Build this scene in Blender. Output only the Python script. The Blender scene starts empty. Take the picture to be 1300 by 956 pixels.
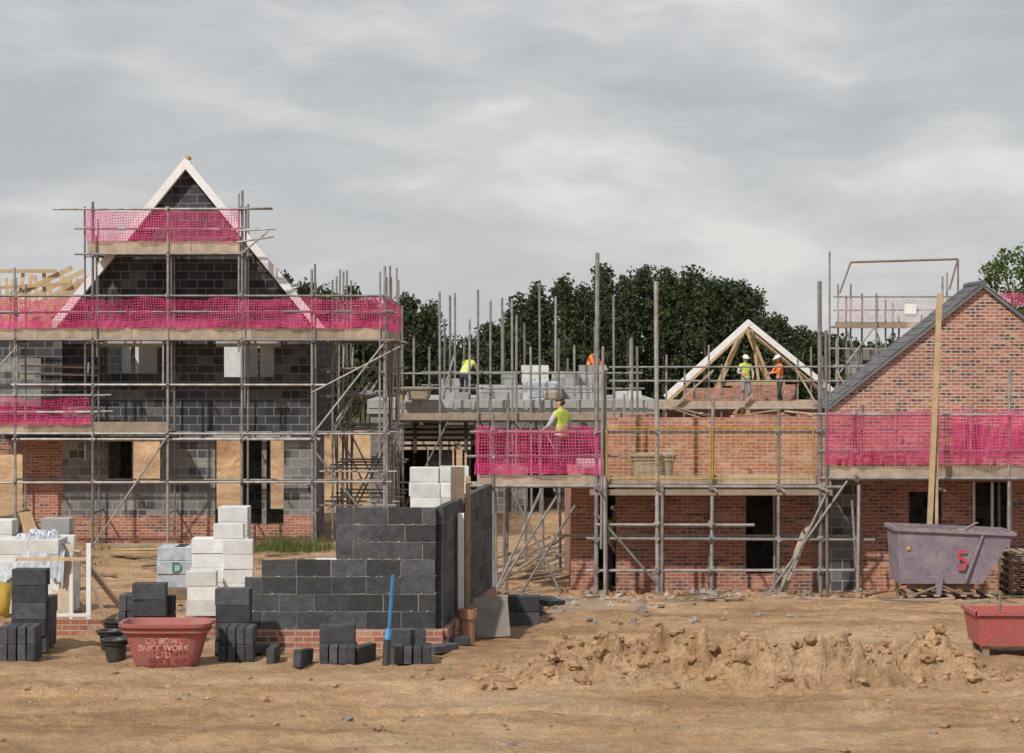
import bpy, bmesh, math, random
from mathutils import Vector, Matrix, noise, Euler
random.seed(7)
R=random.random
def U(a,b): return a+(b-a)*R()
scene=bpy.context.scene
COL=scene.collection
# ------------------------------------------------------------------ materials
def newmat(name):
    m=bpy.data.materials.new(name); m.use_nodes=True
    nt=m.node_tree; nt.nodes.clear()
    o=nt.nodes.new('ShaderNodeOutputMaterial'); p=nt.nodes.new('ShaderNodeBsdfPrincipled')
    nt.links.new(p.outputs[0],o.inputs[0]); return m,nt,p,o
def N(nt,t,**k):
    n=nt.nodes.new(t)
    for a,b in k.items(): setattr(n,a,b)
    return n
def math_(nt,op,a,b=None,c=None,clamp=False):
    n=nt.nodes.new('ShaderNodeMath'); n.operation=op; n.use_clamp=clamp
    for i,v in enumerate((a,b,c)):
        if v is None: continue
        if isinstance(v,(int,float)): n.inputs[i].default_value=v
        else: nt.links.new(v,n.inputs[i])
    return n.outputs[0]
def mixc(nt,fac,a,b,mode='MIX'):
    n=nt.nodes.new('ShaderNodeMix'); n.data_type='RGBA'; n.blend_type=mode
    for s,v in ((n.inputs[0],fac),(n.inputs[6],a),(n.inputs[7],b)):
        if isinstance(v,(int,float)): s.default_value=v
        elif isinstance(v,tuple): s.default_value=(v[0],v[1],v[2],1)
        else: nt.links.new(v,s)
    return n.outputs[2]
def noise_(nt,scale,detail=4,rough=.55,vec=None):
    n=N(nt,'ShaderNodeTexNoise'); n.inputs['Scale'].default_value=scale
    n.inputs['Detail'].default_value=detail; n.inputs['Roughness'].default_value=rough
    if vec is not None: nt.links.new(vec,n.inputs['Vector'])
    return n.outputs[0]
def mapped(nt,vec,scale,loc=(0,0,0)):
    mp=N(nt,'ShaderNodeMapping'); mp.inputs['Scale'].default_value=scale; mp.inputs['Location'].default_value=loc; nt.links.new(vec,mp.inputs[0]); return mp.outputs[0]
def ramp(nt,fac,stops):
    n=N(nt,'ShaderNodeValToRGB'); e=n.color_ramp.elements
    while len(e)<len(stops): e.new(.5)
    for i,(p,c) in enumerate(stops):
        e[i].position=p; e[i].color=(c[0],c[1],c[2],1) if isinstance(c,tuple) else (c,c,c,1)
    nt.links.new(fac,n.inputs[0]); return n.outputs[0]
def bump(nt,p,h,strength=.4,dist=.02):
    b=N(nt,'ShaderNodeBump'); b.inputs['Strength'].default_value=strength; b.inputs['Distance'].default_value=dist
    nt.links.new(h,b.inputs['Height']); nt.links.new(b.outputs[0],p.inputs['Normal'])
def simple(name,c,c2=None,rough=.8,metal=0,scale=6,rnd=.35,bmp=.3,bscale=40,lo=.35,hi=.65,grime=.25):
    m,nt,p,o=newmat(name)
    if c2 is None: c2=tuple(x*.6 for x in c)
    g=N(nt,'ShaderNodeNewGeometry').outputs['Position']
    n1=noise_(nt,scale,6,.6,g)
    base=mixc(nt,ramp(nt,n1,[(lo,0.),(hi,1.)]),c,c2)
    if grime: base=mixc(nt,1.,base,ramp(nt,noise_(nt,38,5,.7,g),[(.3,1-grime),(.65,1.05)]),'MULTIPLY')
    at=N(nt,'ShaderNodeAttribute',attribute_name='rnd')
    k=math_(nt,'MULTIPLY_ADD',at.outputs['Fac'],rnd,1-rnd*.6)
    vm=N(nt,'ShaderNodeVectorMath',operation='SCALE'); nt.links.new(base,vm.inputs[0]); nt.links.new(k,vm.inputs['Scale'])
    nt.links.new(vm.outputs[0],p.inputs['Base Color'])
    p.inputs['Roughness'].default_value=rough; p.inputs['Metallic'].default_value=metal
    if bmp: bump(nt,p,noise_(nt,bscale,4,.6,g),bmp,.01)
    return m
def brickm(name,c1,c2,mortar,bw,rh,ms=.01,c3=None,dirt=.35,off=.5,stain=None,c4=None):
    m,nt,p,o=newmat(name)
    uv=N(nt,'ShaderNodeTexCoord').outputs['UV']
    t=N(nt,'ShaderNodeTexBrick'); t.offset=off
    nt.links.new(uv,t.inputs['Vector'])
    t.inputs['Color1'].default_value=(*c1,1); t.inputs['Color2'].default_value=(*c2,1); t.inputs['Mortar'].default_value=(*mortar,1)
    t.inputs['Scale'].default_value=1; t.inputs['Mortar Size'].default_value=ms; t.inputs['Mortar Smooth'].default_value=.1
    t.inputs['Brick Width'].default_value=bw; t.inputs['Row Height'].default_value=rh
    col=t.outputs[0]
    if c3:
        wn=N(nt,'ShaderNodeTexWhiteNoise',noise_dimensions='2D')
        sp=N(nt,'ShaderNodeSeparateXYZ'); nt.links.new(uv,sp.inputs[0])
        row=math_(nt,'FLOOR',math_(nt,'DIVIDE',sp.outputs[1],rh))
        odd=math_(nt,'MODULO',math_(nt,'ABSOLUTE',row),2)
        uu=math_(nt,'FLOOR',math_(nt,'ADD',math_(nt,'DIVIDE',sp.outputs[0],bw),math_(nt,'MULTIPLY',odd,off)))
        cb=N(nt,'ShaderNodeCombineXYZ'); nt.links.new(uu,cb.inputs[0]); nt.links.new(row,cb.inputs[1]); nt.links.new(cb.outputs[0],wn.inputs[0])
        nm=math_(nt,'SUBTRACT',1.,t.outputs['Fac'])
        f=math_(nt,'MULTIPLY',math_(nt,'GREATER_THAN',wn.outputs[0],.86),nm)
        col=mixc(nt,f,col,c3)
        if c4:
            f=math_(nt,'MULTIPLY',math_(nt,'LESS_THAN',wn.outputs[0],.10),nm)
            col=mixc(nt,f,col,c4)
    g=N(nt,'ShaderNodeNewGeometry').outputs['Position']
    n1=ramp(nt,noise_(nt,.9,6,.65,g),[(.3,1-dirt),(.7,1+dirt*.3)])
    col=mixc(nt,1.,col,n1,'MULTIPLY')
    n2=ramp(nt,noise_(nt,14,4,.6,g),[(.3,.78),(.7,1.1)])
    col=mixc(nt,1.,col,n2,'MULTIPLY')
    if stain:
        f=ramp(nt,noise_(nt,1.7,7,.7,g),[(.52,0.),(.70,.65)])
        col=mixc(nt,f,col,stain)
    nt.links.new(col,p.inputs['Base Color']); p.inputs['Roughness'].default_value=.9
    h=math_(nt,'SUBTRACT',1.,t.outputs['Fac'])
    h=math_(nt,'ADD',h,math_(nt,'MULTIPLY',noise_(nt,60,4,.6,g),.4))
    bump(nt,p,h,.6,.008)
    return m
def netm(name,c,cell=.05,lw=.38,op=.93):
    m,nt,p,o=newmat(name)
    uv=N(nt,'ShaderNodeTexCoord').outputs['UV']
    wv=N(nt,'ShaderNodeVectorMath',operation='ADD'); nt.links.new(uv,wv.inputs[0])
    nn=N(nt,'ShaderNodeTexNoise'); nn.inputs['Scale'].default_value=2.2; nt.links.new(uv,nn.inputs['Vector'])
    sc=N(nt,'ShaderNodeVectorMath',operation='SCALE'); nt.links.new(nn.outputs['Color'],sc.inputs[0]); sc.inputs['Scale'].default_value=.12; nt.links.new(sc.outputs[0],wv.inputs[1])
    sp=N(nt,'ShaderNodeSeparateXYZ'); nt.links.new(wv.outputs[0],sp.inputs[0])
    a=math_(nt,'LESS_THAN',math_(nt,'FRACT',math_(nt,'DIVIDE',sp.outputs[0],cell)),lw)
    b=math_(nt,'LESS_THAN',math_(nt,'FRACT',math_(nt,'DIVIDE',sp.outputs[1],cell)),lw)
    mk=math_(nt,'MAXIMUM',a,b)
    at=N(nt,'ShaderNodeAttribute',attribute_name='rnd').outputs['Fac']
    mk=math_(nt,'MAXIMUM',mk,at)
    mk=math_(nt,'MULTIPLY',mk,op)
    n1=noise_(nt,5,5,.6,uv)
    col=mixc(nt,ramp(nt,n1,[(.3,0.),(.7,1.)]),c,tuple(min(1,x*1.35+.04) for x in c))
    nt.links.new(col,p.inputs['Base Color']); p.inputs['Roughness'].default_value=.6
    tr=N(nt,'ShaderNodeBsdfTranslucent'); nt.links.new(col,tr.inputs[0])
    ms=N(nt,'ShaderNodeMixShader'); ms.inputs[0].default_value=.3
    nt.links.new(p.outputs[0],ms.inputs[1]); nt.links.new(tr.outputs[0],ms.inputs[2])
    tp=N(nt,'ShaderNodeBsdfTransparent'); m2=N(nt,'ShaderNodeMixShader')
    nt.links.new(mk,m2.inputs[0]); nt.links.new(tp.outputs[0],m2.inputs[1]); nt.links.new(ms.outputs[0],m2.inputs[2])
    nt.links.new(m2.outputs[0],o.inputs[0]); return m

STEEL=simple('galvanised_steel',(.36,.36,.36),(.23,.20,.18),rough=.5,metal=.3,scale=5,rnd=.7,bmp=.1)
RUST=simple('rusty_steel',(.24,.14,.085),(.30,.24,.2),rough=.7,metal=.2,scale=6,rnd=.4)
BOARD=simple('scaffold_board_wood',(.46,.36,.26),(.31,.25,.19),scale=4,rnd=.5)
TIMBER=simple('fresh_timber',(.62,.45,.25),(.48,.33,.18),scale=5,rnd=.35)
DARKWOOD=simple('weathered_wood',(.24,.17,.11),(.16,.12,.09),scale=6,rnd=.4)
WHITE=simple('white_board',(.80,.79,.78),(.70,.69,.68),scale=4,rnd=.1,bmp=.05,grime=.1)
DBLOCK_T=brickm('dense_blockwork',(.038,.040,.048),(.072,.073,.080),(.21,.20,.19),.45,.225,.013,c3=(.12,.118,.115),dirt=.35,c4=(.028,.028,.033))
GBLOCK_T=brickm('grey_blockwork',(.15,.15,.16),(.23,.225,.22),(.34,.32,.29),.45,.225,.014,c3=(.08,.08,.088),dirt=.3,c4=(.30,.29,.27))
BRICK=brickm('red_brickwork',(.46,.170,.105),(.34,.115,.075),(.46,.39,.33),.225,.075,.009,c3=(.18,.085,.07),dirt=.3,c4=(.50,.25,.16))
BRICKS=brickm('red_brickwork_stained',(.50,.185,.105),(.39,.135,.08),(.48,.40,.32),.225,.075,.009,c3=(.54,.27,.17),dirt=.25,stain=(.62,.51,.43))
BRICKG=brickm('gable_brickwork',(.45,.165,.10),(.32,.11,.072),(.50,.43,.37),.225,.075,.012,c3=(.11,.06,.055),dirt=.2,c4=(.50,.25,.16))
DBLOCK=simple('dense_block',(.098,.099,.106),(.055,.056,.063),scale=9,rnd=.85,bmp=1.,bscale=60,grime=.5)
MORTAR=simple('mortar',(.33,.30,.26),(.24,.22,.19),scale=8)
GBLOCK=simple('grey_block',(.42,.42,.41),(.33,.33,.32),scale=6,rnd=.4,bmp=.4)
LBLOCK=simple('aerated_block',(.70,.70,.68),(.57,.57,.55),scale=5,rnd=.3,bmp=.4,grime=.15)
PINK=netm('pink_debris_netting',(.58,.04,.17),.065,.25,.88)
WNET=netm('pale_debris_netting',(.55,.45,.46),.075,.22)
YMESH=netm('yellow_brick_guard',(.46,.32,.09),.13,.06,1.)
SLATE=simple('slate_roof_tile',(.135,.135,.14),(.095,.095,.10),scale=3,rnd=.4)
SLAB=simple('concrete',(.44,.44,.42),(.34,.33,.32),scale=3,rnd=.2)
REDP=simple('red_plastic',(.40,.095,.085),(.34,.14,.12),rough=.6,scale=7,rnd=.1,bmp=.1)
REDM=simple('red_painted_metal',(.52,.105,.11),(.40,.13,.11),rough=.6,scale=5,rnd=.15,grime=.4)
BEIGE=simple('beige_plastic',(.46,.38,.30),(.36,.28,.21),scale=7,rnd=.1)
YEL=simple('yellow_plastic',(.62,.44,.05),(.5,.35,.05),rough=.6,rnd=.1)
BLACK=simple('black_plastic',(.03,.03,.032),(.06,.055,.05),rough=.5)
PURP=simple('purple_painted_steel',(.225,.18,.235),(.32,.28,.30),rough=.6,scale=4,rnd=.1,grime=.45)
TERRA=simple('terracotta',(.46,.23,.15),(.38,.2,.14),scale=6)
GREY=simple('grey_slab',(.27,.24,.21),(.20,.18,.16),scale=5)
CEM=simple('dried_mortar',(.40,.36,.31),(.3,.27,.22),scale=9)
BLUEM=simple('blue_plastic',(.05,.22,.45),(.04,.16,.35),rough=.4)
PAINTW=simple('white_paint_mark',(.58,.36,.33),(.40,.12,.10),scale=14,rnd=0,bmp=0,lo=.40,hi=.56)
PAINTR=simple('red_paint_mark',(.60,.05,.06),(.5,.05,.06),rnd=0,bmp=0)
PAINTG=simple('green_print',(.03,.30,.12),(.03,.25,.1),rnd=0,bmp=0)
TARP=simple('plastic_wrap',(.55,.58,.63),(.36,.39,.44),rough=.4,scale=8,rnd=.2,bmp=.8,bscale=12)
BARK=simple('bark',(.12,.09,.06),(.07,.05,.04),scale=6)
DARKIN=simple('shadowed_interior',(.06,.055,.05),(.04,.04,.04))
STONE=simple('rubble_stone',(.38,.33,.28),(.26,.23,.20),scale=7,rnd=.8)
CLOD=simple('soil_clod',(.46,.28,.155),(.32,.19,.10),scale=5,rnd=.35,bmp=1.,bscale=30,grime=.4)
def leafm(name,a,b):
    m,nt,p,o=newmat(name)
    at=N(nt,'ShaderNodeAttribute',attribute_name='rnd').outputs['Fac']
    c=mixc(nt,at,a,b); nt.links.new(c,p.inputs['Base Color']); p.inputs['Roughness'].default_value=.8
    p.inputs['Specular IOR Level'].default_value=.2
    tr=N(nt,'ShaderNodeBsdfTranslucent'); nt.links.new(c,tr.inputs[0])
    ms=N(nt,'ShaderNodeMixShader'); ms.inputs[0].default_value=.3
    nt.links.new(p.outputs[0],ms.inputs[1]); nt.links.new(tr.outputs[0],ms.inputs[2]); nt.links.new(ms.outputs[0],o.inputs[0])
    return m
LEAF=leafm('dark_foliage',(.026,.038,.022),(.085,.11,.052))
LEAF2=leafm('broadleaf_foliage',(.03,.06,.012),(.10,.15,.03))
GRASS=leafm('grass_blades',(.09,.13,.03),(.22,.22,.08))
# ------------------------------------------------------------------ mesh builder
def group(name,loc):
    e=bpy.data.objects.new(name,None); e.location=loc; e.empty_display_size=.3; COL.objects.link(e); return e
def parent(o,e):
    o.parent=e; o.matrix_parent_inverse=Matrix.Translation(-Vector(e.location))
class MB:
    def __init__(s,name,*mats): s.n=name;s.v=[];s.f=[];s.mi=[];s.r=[];s.mats=mats
    def add(s,vs,fs,m=0,r=None):
        b=len(s.v); s.v+=[tuple(v) for v in vs]; rr=R() if r is None else r
        for f in fs: s.f.append([b+i for i in f]); s.mi.append(m); s.r.append(rr)
    BF=[(0,3,2,1),(4,5,6,7),(0,1,5,4),(1,2,6,5),(2,3,7,6),(3,0,4,7)]
    def box(s,x0,x1,y0,y1,z0,z1,m=0,r=None):
        s.add([(x0,y0,z0),(x1,y0,z0),(x1,y1,z0),(x0,y1,z0),(x0,y0,z1),(x1,y0,z1),(x1,y1,z1),(x0,y1,z1)],s.BF,m,r)
    def obox(s,c,size,eul=(0,0,0),m=0,r=None):
        M=Matrix.Translation(c)@Euler(eul).to_matrix().to_4x4(); a,b,d=[k/2 for k in size]
        s.add([M@Vector(q) for q in [(-a,-b,-d),(a,-b,-d),(a,b,-d),(-a,b,-d),(-a,-b,d),(a,-b,d),(a,b,d),(-a,b,d)]],s.BF,m,r)
    def beam(s,p1,p2,w,h,m=0,r=None):
        p1=Vector(p1);p2=Vector(p2);d=(p2-p1); L=d.length; d.normalize()
        up=Vector((0,0,1)) if abs(d.z)<.95 else Vector((0,1,0))
        a=d.cross(up).normalized(); b=a.cross(d).normalized()
        a*=w/2; b*=h/2
        s.add([p1-a-b,p1+a-b,p1+a+b,p1-a+b,p2-a-b,p2+a-b,p2+a+b,p2-a+b],[(0,1,2,3),(7,6,5,4),(0,4,5,1),(1,5,6,2),(2,6,7,3),(3,7,4,0)],m,r)
    def tube(s,p1,p2,r=.03,m=0,r2=None,n=8,rr=None):
        p1=Vector(p1);p2=Vector(p2);d=(p2-p1).normalized(); r2=r if r2 is None else r2
        up=Vector((0,0,1)) if abs(d.z)<.9 else Vector((0,1,0))
        a=d.cross(up).normalized(); b=a.cross(d).normalized()
        vs=[]
        for q,ra in ((p1,r),(p2,r2)):
            for i in range(n):
                t=2*math.pi*i/n; vs.append(q+a*math.cos(t)*ra+b*math.sin(t)*ra)
        fs=[(i,(i+1)%n,n+(i+1)%n,n+i) for i in range(n)]+[tuple(range(n-1,-1,-1)),tuple(range(n,2*n))]
        s.add(vs,fs,m,rr)
    def loft(s,rings,m=0,r=None,cs=True,ce=True):
        n=len(rings[0]); vs=[v for q in rings for v in q]; fs=[]
        for k in range(len(rings)-1):
            for i in range(n):
                j=(i+1)%n; fs.append((k*n+i,k*n+j,(k+1)*n+j,(k+1)*n+i))
        if cs: fs.append(tuple(range(n-1,-1,-1)))
        if ce: fs.append(tuple(range((len(rings)-1)*n,len(rings)*n)))
        s.add(vs,fs,m,r)
    def prism(s,poly,y0,y1,m=0,r=None):
        s.loft([[(x,y0,z) for x,z in poly],[(x,y1,z) for x,z in poly]],m,r)
    def wall(s,x0,x1,z0,z1,y0,y1,ops=(),m=0):
        xs=sorted({x0,x1}|{min(max(v,x0),x1) for o in ops for v in o[:2]}); zs=sorted({z0,z1}|{min(max(v,z0),z1) for o in ops for v in o[2:]})
        for i in range(len(xs)-1):
            for j in range(len(zs)-1):
                cx=(xs[i]+xs[i+1])/2; cz=(zs[j]+zs[j+1])/2
                if any(o[0]<cx<o[1] and o[2]<cz<o[3] for o in ops): continue
                s.box(xs[i],xs[i+1],y0,y1,zs[j],zs[j+1],m,.5)
    def obj(s,par=None,smooth=False,bevel=0,uv=True):
        if not s.v: return None
        xs=[v[0] for v in s.v];ys=[v[1] for v in s.v];zs=[v[2] for v in s.v]
        o0=Vector(((min(xs)+max(xs))/2,(min(ys)+max(ys))/2,min(zs)))
        me=bpy.data.meshes.new(s.n); me.from_pydata([(v[0]-o0.x,v[1]-o0.y,v[2]-o0.z) for v in s.v],[],s.f)
        for m in s.mats: me.materials.append(m)
        me.polygons.foreach_set('material_index',s.mi)
        ca=me.color_attributes.new('rnd','FLOAT_COLOR','CORNER'); buf=[]
        for f,r in zip(s.f,s.r): buf+= [r,r,r,1.]*len(f)
        ca.data.foreach_set('color',buf)
        if uv:
            ul=me.uv_layers.new(name='UVMap'); ub=[]
            for p,f in zip(me.polygons,s.f):
                n=p.normal; ax,ay,az=abs(n.x),abs(n.y),abs(n.z)
                for i in f:
                    v=s.v[i]
                    if az>ax and az>ay: ub+=[v[0],v[1]]
                    elif ay>=ax: ub+=[v[0],v[2]]
                    else: ub+=[v[1],v[2]]
            ul.data.foreach_set('uv',ub)
        if smooth: me.polygons.foreach_set('use_smooth',[True]*len(me.polygons))
        me.update()
        o=bpy.data.objects.new(s.n,me); o.location=o0; COL.objects.link(o)
        if par: parent(o,par)
        if bevel:
            b=o.modifiers.new('bevel','BEVEL'); b.width=bevel; b.segments=1; b.limit_method='ANGLE'
        return o
def X(px,s): return (px-650)/s
def Z(py,s): return 5-(py-450)/s
# ------------------------------------------------------------------ ground
def sm(a,b,t):
    t=max(0,min(1,(t-a)/(b-a))); return t*t*(3-2*t)
def gz(x,y):
    return 1.2*(1-sm(33,51,y))
def gdetail(x,y):
    n=noise.fractal(Vector((x*.35,y*.35,0)),1,2,4)*.08
    n+=noise.fractal(Vector((x*2.0,y*2.4,3)),.8,2,5)*.040
    c=noise.noise(Vector((x*6,y*6,8)))
    n+=max(0,c)*.06*sm(-.15,.3,noise.noise(Vector((x*.5,y*.5,11))))
    for k,(y0,a,ph) in enumerate(((25.0,.5,.3),(26.7,.5,.35),(31.0,1.2,1.0),(33.0,1.2,1.05),(36.5,1.0,2.),(38.6,1.,2.05))):
        yc=y0+a*math.sin(x*.22+ph)+.12*x*(.4 if k>1 else -.2)
        d=abs(y-yc)
        if d<.5 and (k<2 or x>0.3): n+=-.08*math.exp(-(d/.16)**2)+.045*math.exp(-((d-.3)/.1)**2)+.012*math.sin(x*22)*math.exp(-(d/.2)**2)
    return n
xs=[-3000,-1200,-500,-200,-90,-50,-34,-26,-21]; x=-17.
while x<17: xs.append(x); x+=.10
xs+=[17,21,26,34,50,90,200,500,1200,3000]
ys=[-60,-20,0,8,14,18]; y=20.
while y<120:
    ys.append(y); y+= max(.08,.003*y*(1 if y<56 else 5))
ys+=[130,145,170,200,260,400,700,1500,4000]
gv=[];nx=len(xs)
for yy in ys:
    for xx in xs:
        z=gz(xx,yy)
        f=(1-sm(70,100,yy))*(1 if abs(xx)<=17 else 0)*(1 if yy>=20 else 0)
        if f>0: z+=gdetail(xx,yy)*f
        gv.append((xx,yy,z-.02))
gf=[(j*nx+i,j*nx+i+1,(j+1)*nx+i+1,(j+1)*nx+i) for j in range(len(ys)-1) for i in range(nx-1)]
me=bpy.data.meshes.new('ground'); me.from_pydata(gv,[],gf); me.polygons.foreach_set('use_smooth',[True]*len(gf))
def soil(name,zone=True):
    m,nt,p,o=newmat(name)
    g=N(nt,'ShaderNodeNewGeometry').outputs['Position']
    n1=noise_(nt,.45,8,.62,g); n2=noise_(nt,4.5,8,.72,g); n3=noise_(nt,26,6,.7,g)
    c=ramp(nt,n1,[(.32,(.45,.265,.145)),(.5,(.60,.385,.22)),(.68,(.68,.475,.30))])
    n4=noise_(nt,1.,7,.65,mapped(nt,g,(.22,1.3,1)))
    c=mixc(nt,1.,c,ramp(nt,n4,[(.36,(.72,.68,.64)),(.52,(1.,1.,1.)),(.66,(1.12,1.11,1.10))]),'MULTIPLY')
    c=mixc(nt,1.,c,ramp(nt,n2,[(.3,.68),(.65,1.1)]),'MULTIPLY')
    c=mixc(nt,1.,c,ramp(nt,n3,[(.3,.70),(.65,1.12)]),'MULTIPLY')
    if zone:
        sp=N(nt,'ShaderNodeSeparateXYZ'); nt.links.new(g,sp.inputs[0])
        d=math_(nt,'SQRT',math_(nt,'ADD',math_(nt,'POWER',math_(nt,'MULTIPLY',math_(nt,'SUBTRACT',sp.outputs[0],.3),.5),2.),math_(nt,'POWER',math_(nt,'MULTIPLY',math_(nt,'SUBTRACT',sp.outputs[1],38.),.2),2.)))
        fz=math_(nt,'SUBTRACT',1.25,math_(nt,'ADD',d,math_(nt,'MULTIPLY',noise_(nt,1.2,6,.7,g),.9)),clamp=True)
        c=mixc(nt,math_(nt,'MULTIPLY',fz,1.6,clamp=True),c,mixc(nt,n3,(.20,.18,.16),(.42,.38,.33)))
        far=math_(nt,'MULTIPLY',math_(nt,'SUBTRACT',sp.outputs[1],135.),.05,clamp=True)
        c=mixc(nt,far,c,mixc(nt,n1,(.07,.10,.03),(.13,.13,.05)))
    nt.links.new(c,p.inputs['Base Color']); p.inputs['Roughness'].default_value=.95
    p.inputs['Specular IOR Level'].default_value=.2
    bump(nt,p,math_(nt,'ADD',n2,math_(nt,'MULTIPLY',n3,.6)),1.,.09)
    return m
SOIL=soil('bare_soil_ground'); SOIL2=soil('heaped_soil',False)
me.materials.append(SOIL); go=bpy.data.objects.new('ground',me); COL.objects.link(go)

ico=bmesh.new(); bmesh.ops.create_icosphere(ico,subdivisions=2,radius=1)
ICV=[v.co.copy() for v in ico.verts]; ICF=[tuple(v.index for v in f.verts) for f in ico.faces]; ico.free()
def rock(mb,c,sx,sy,sz,m=0):
    o=Vector((R()*50,R()*50,R()*50)); c=Vector(c)
    vs=[]
    for v in ICV:
        k=1+.6*noise.noise(v*1.3+o)+.35*noise.noise(v*3.5+o)
        vs.append(c+Vector((v.x*sx*k,v.y*sy*k,v.z*sz*k)))
    mb.add(vs,ICF,m)
def gtop(x,y): return gz(x,y)+gdetail(x,y)-.02
hp=MB('soil_heap',SOIL2,CLOD)
hv=[];HX=[-.2+i*.035 for i in range(int(6.4/.035))];HY=[26.7+j*.04 for j in range(66)]
def heap(x,y):
    e=sm(-.1,.7,x)*(1-sm(4.9,6.0,x)); yc=28.0+.25*math.sin(x*1.4)
    prof=max(0,1-((y-yc)/(.85+.15*math.sin(x*2.3)))**2)
    return e*prof*(.36+.16*noise.noise(Vector((x*1.1,1,5)))+.26*noise.noise(Vector((x*2.7,y*2.7,5)))+.20*noise.noise(Vector((x*6,y*6,5)))+.12*noise.noise(Vector((x*13,y*13,2))))-.03
for yy in HY:
    for xx in HX: hv.append((xx,yy,gtop(xx,yy)+heap(xx,yy)))
n=len(HX); hp.add(hv,[(j*n+i,j*n+i+1,(j+1)*n+i+1,(j+1)*n+i) for j in range(len(HY)-1) for i in range(n-1)],0,.5)
for i in range(800):
    xx=U(-.4,6.3); yy=28.0+random.gauss(0,.55); sz=.012+.07*R()**4
    rock(hp,(xx,yy,gtop(xx,yy)+max(0,heap(xx,yy))+sz*.1),sz*1.3,sz*1.2,sz*.9,1)
hp.obj()
sp_=MB('spoil_heap',SOIL2)
hv=[];HX=[-26+i*.3 for i in range(95)];HY=[80+j*.3 for j in range(60)]
for yy in HY:
    for xx in HX:
        h=3.6*math.exp(-((xx+16)/7)**2)*math.exp(-((yy-88)/4.)**2)+2.6*math.exp(-((xx+8)/4)**2)*math.exp(-((yy-90)/3.5)**2)
        h*=1+.5*noise.fractal(Vector((xx*.4,yy*.4,2)),.8,2,5)
        hv.append((xx,yy,h-.15))
n=len(HX); sp_.add(hv,[(j*n+i,j*n+i+1,(j+1)*n+i+1,(j+1)*n+i) for j in range(len(HY)-1) for i in range(n-1)],0,.5); sp_.obj(smooth=True)
rb=MB('rubble',STONE,CLOD,BRICK)
for i in range(420):
    xx=random.gauss(.3,1.6); yy=U(33,46); sz=.015+.05*R()**3
    rock(rb,(xx,yy,gtop(xx,yy)+sz*.4),sz*1.3,sz*1.1,sz,random.choice((0,0,1)))
for i in range(380):
    xx=U(1,11); yy=U(46,49.6); sz=.02+.06*R()**2
    rock(rb,(xx,yy,gtop(xx,yy)+sz*.3),sz*1.3,sz*1.1,sz,random.choice((0,1,1)))
for i in range(1300):
    yy=U(22.5,46); xx=U(-.23,.23)*yy
    if noise.noise(Vector((xx*.4,yy*.4,6)))<-.05 and R()<.7: continue
    sz=.010+.035*R()**4
    rock(rb,(xx,yy,gtop(xx,yy)+sz*.3),sz*1.3,sz*1.1,sz*.8,random.choice((1,1,1,1,0)))
rb.obj()

# ------------------------------------------------------------------ generic parts
def net(par,mat,p0,p1,z0,z1,dens=.25,name='netting',wav=.08):
    mb=MB(name,mat); L=math.dist(p0,p1); nu=max(2,int(L/.1)); nv=9
    dx=(p1[0]-p0[0])/L; dy=(p1[1]-p0[1])/L; so=R()*50; vs=[]
    for j in range(nv+1):
        for i in range(nu+1):
            t=i/nu*L; q=j/nv
            w=wav*(noise.noise(Vector((t*1.6+so,q*1.5,0)))*1.2+.7*noise.noise(Vector((t*6+q*2+so,q*1.2,3))))
            zz=z0+(z1-z0)*q + (-.08*abs(math.sin(t*1.62)) if j==nv else 0)*(wav>0)+ .04*noise.noise(Vector((t*2+so,q,4)))*(wav>0)
            vs.append((p0[0]+dx*t-dy*w,p0[1]+dy*t+dx*w,zz))
    for j in range(nv):
        for i in range(nu):
            a=j*(nu+1)+i; t=i/nu*L
            dn=dens*(.35+1.5*noise.noise(Vector((t*.9+so,j*.4,9)))+.9*noise.noise(Vector((t*5+so+j*.15,j*.2,2))))+(.45*dens/.25 if j<2 else 0)
            if wav==0: dn=0
            mb.add([vs[a],vs[a+1],vs[a+nu+2],vs[a+nu+1]],[(0,1,2,3)],0,max(0,min(.75,dn)))
    return mb.obj(par)
def deck(mb,x0,x1,y0,y1,z,m=1):
    yy=y0
    while yy<y1-.1:
        xx=x0
        while xx<x1-.05:
            e=min(x1,xx+U(2.4,3.9)); mb.box(xx+.004,e-.004,yy+.006,min(yy+.225,y1)-.002,z+U(-.004,.004),z+.038+U(0,.004),m); xx=e
        yy+=.228
def toe(mb,x0,x1,y,z,h=.22,m=1):
    xx=x0
    while xx<x1-.05:
        e=min(x1,xx+U(2.,3.9)); mb.beam((xx+.005,y+U(0,.01),z+h/2+U(-.015,.015)),(e-.005,y+U(0,.01),z+h/2+U(-.015,.015)),.038,h,m); xx=e
def coupler(mb,p,s=.07,m=0): mb.obox(p,(s*1.3,s*1.5,s*1.2),(R(),R(),R()),m)
def std(mb,x,y,z0,z1,r=.03):
    mb.tube((x,y,z0),(x+U(-.04,.04),y+U(-.03,.03),z1),r)
def ledger(mb,x0,x1,y,z,r=.028,ext=.2):
    mb.tube((x0-U(.05,ext),y,z+U(-.02,.02)),(x1+U(.05,ext),y,z+U(-.02,.02)),r)
def blocks(mb,x,y,z,nx,ny,nz,dims=(.44,.215,.215),m=0,gap=.012,jit=.012,rot=0):
    c,s_=math.cos(rot),math.sin(rot)
    for k in range(nz):
        for j in range(ny):
            for i in range(int(nx)):
                lx=(i+.5)*(dims[0]+gap)+U(-jit,jit); ly=(j+.5)*(dims[1]+gap)+U(-jit,jit)
                mb.obox((x+lx*c-ly*s_,y+lx*s_+ly*c,z+(k+.5)*(dims[2]+.002)),dims,(0,0,rot+U(-.02,.02)),m)

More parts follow.
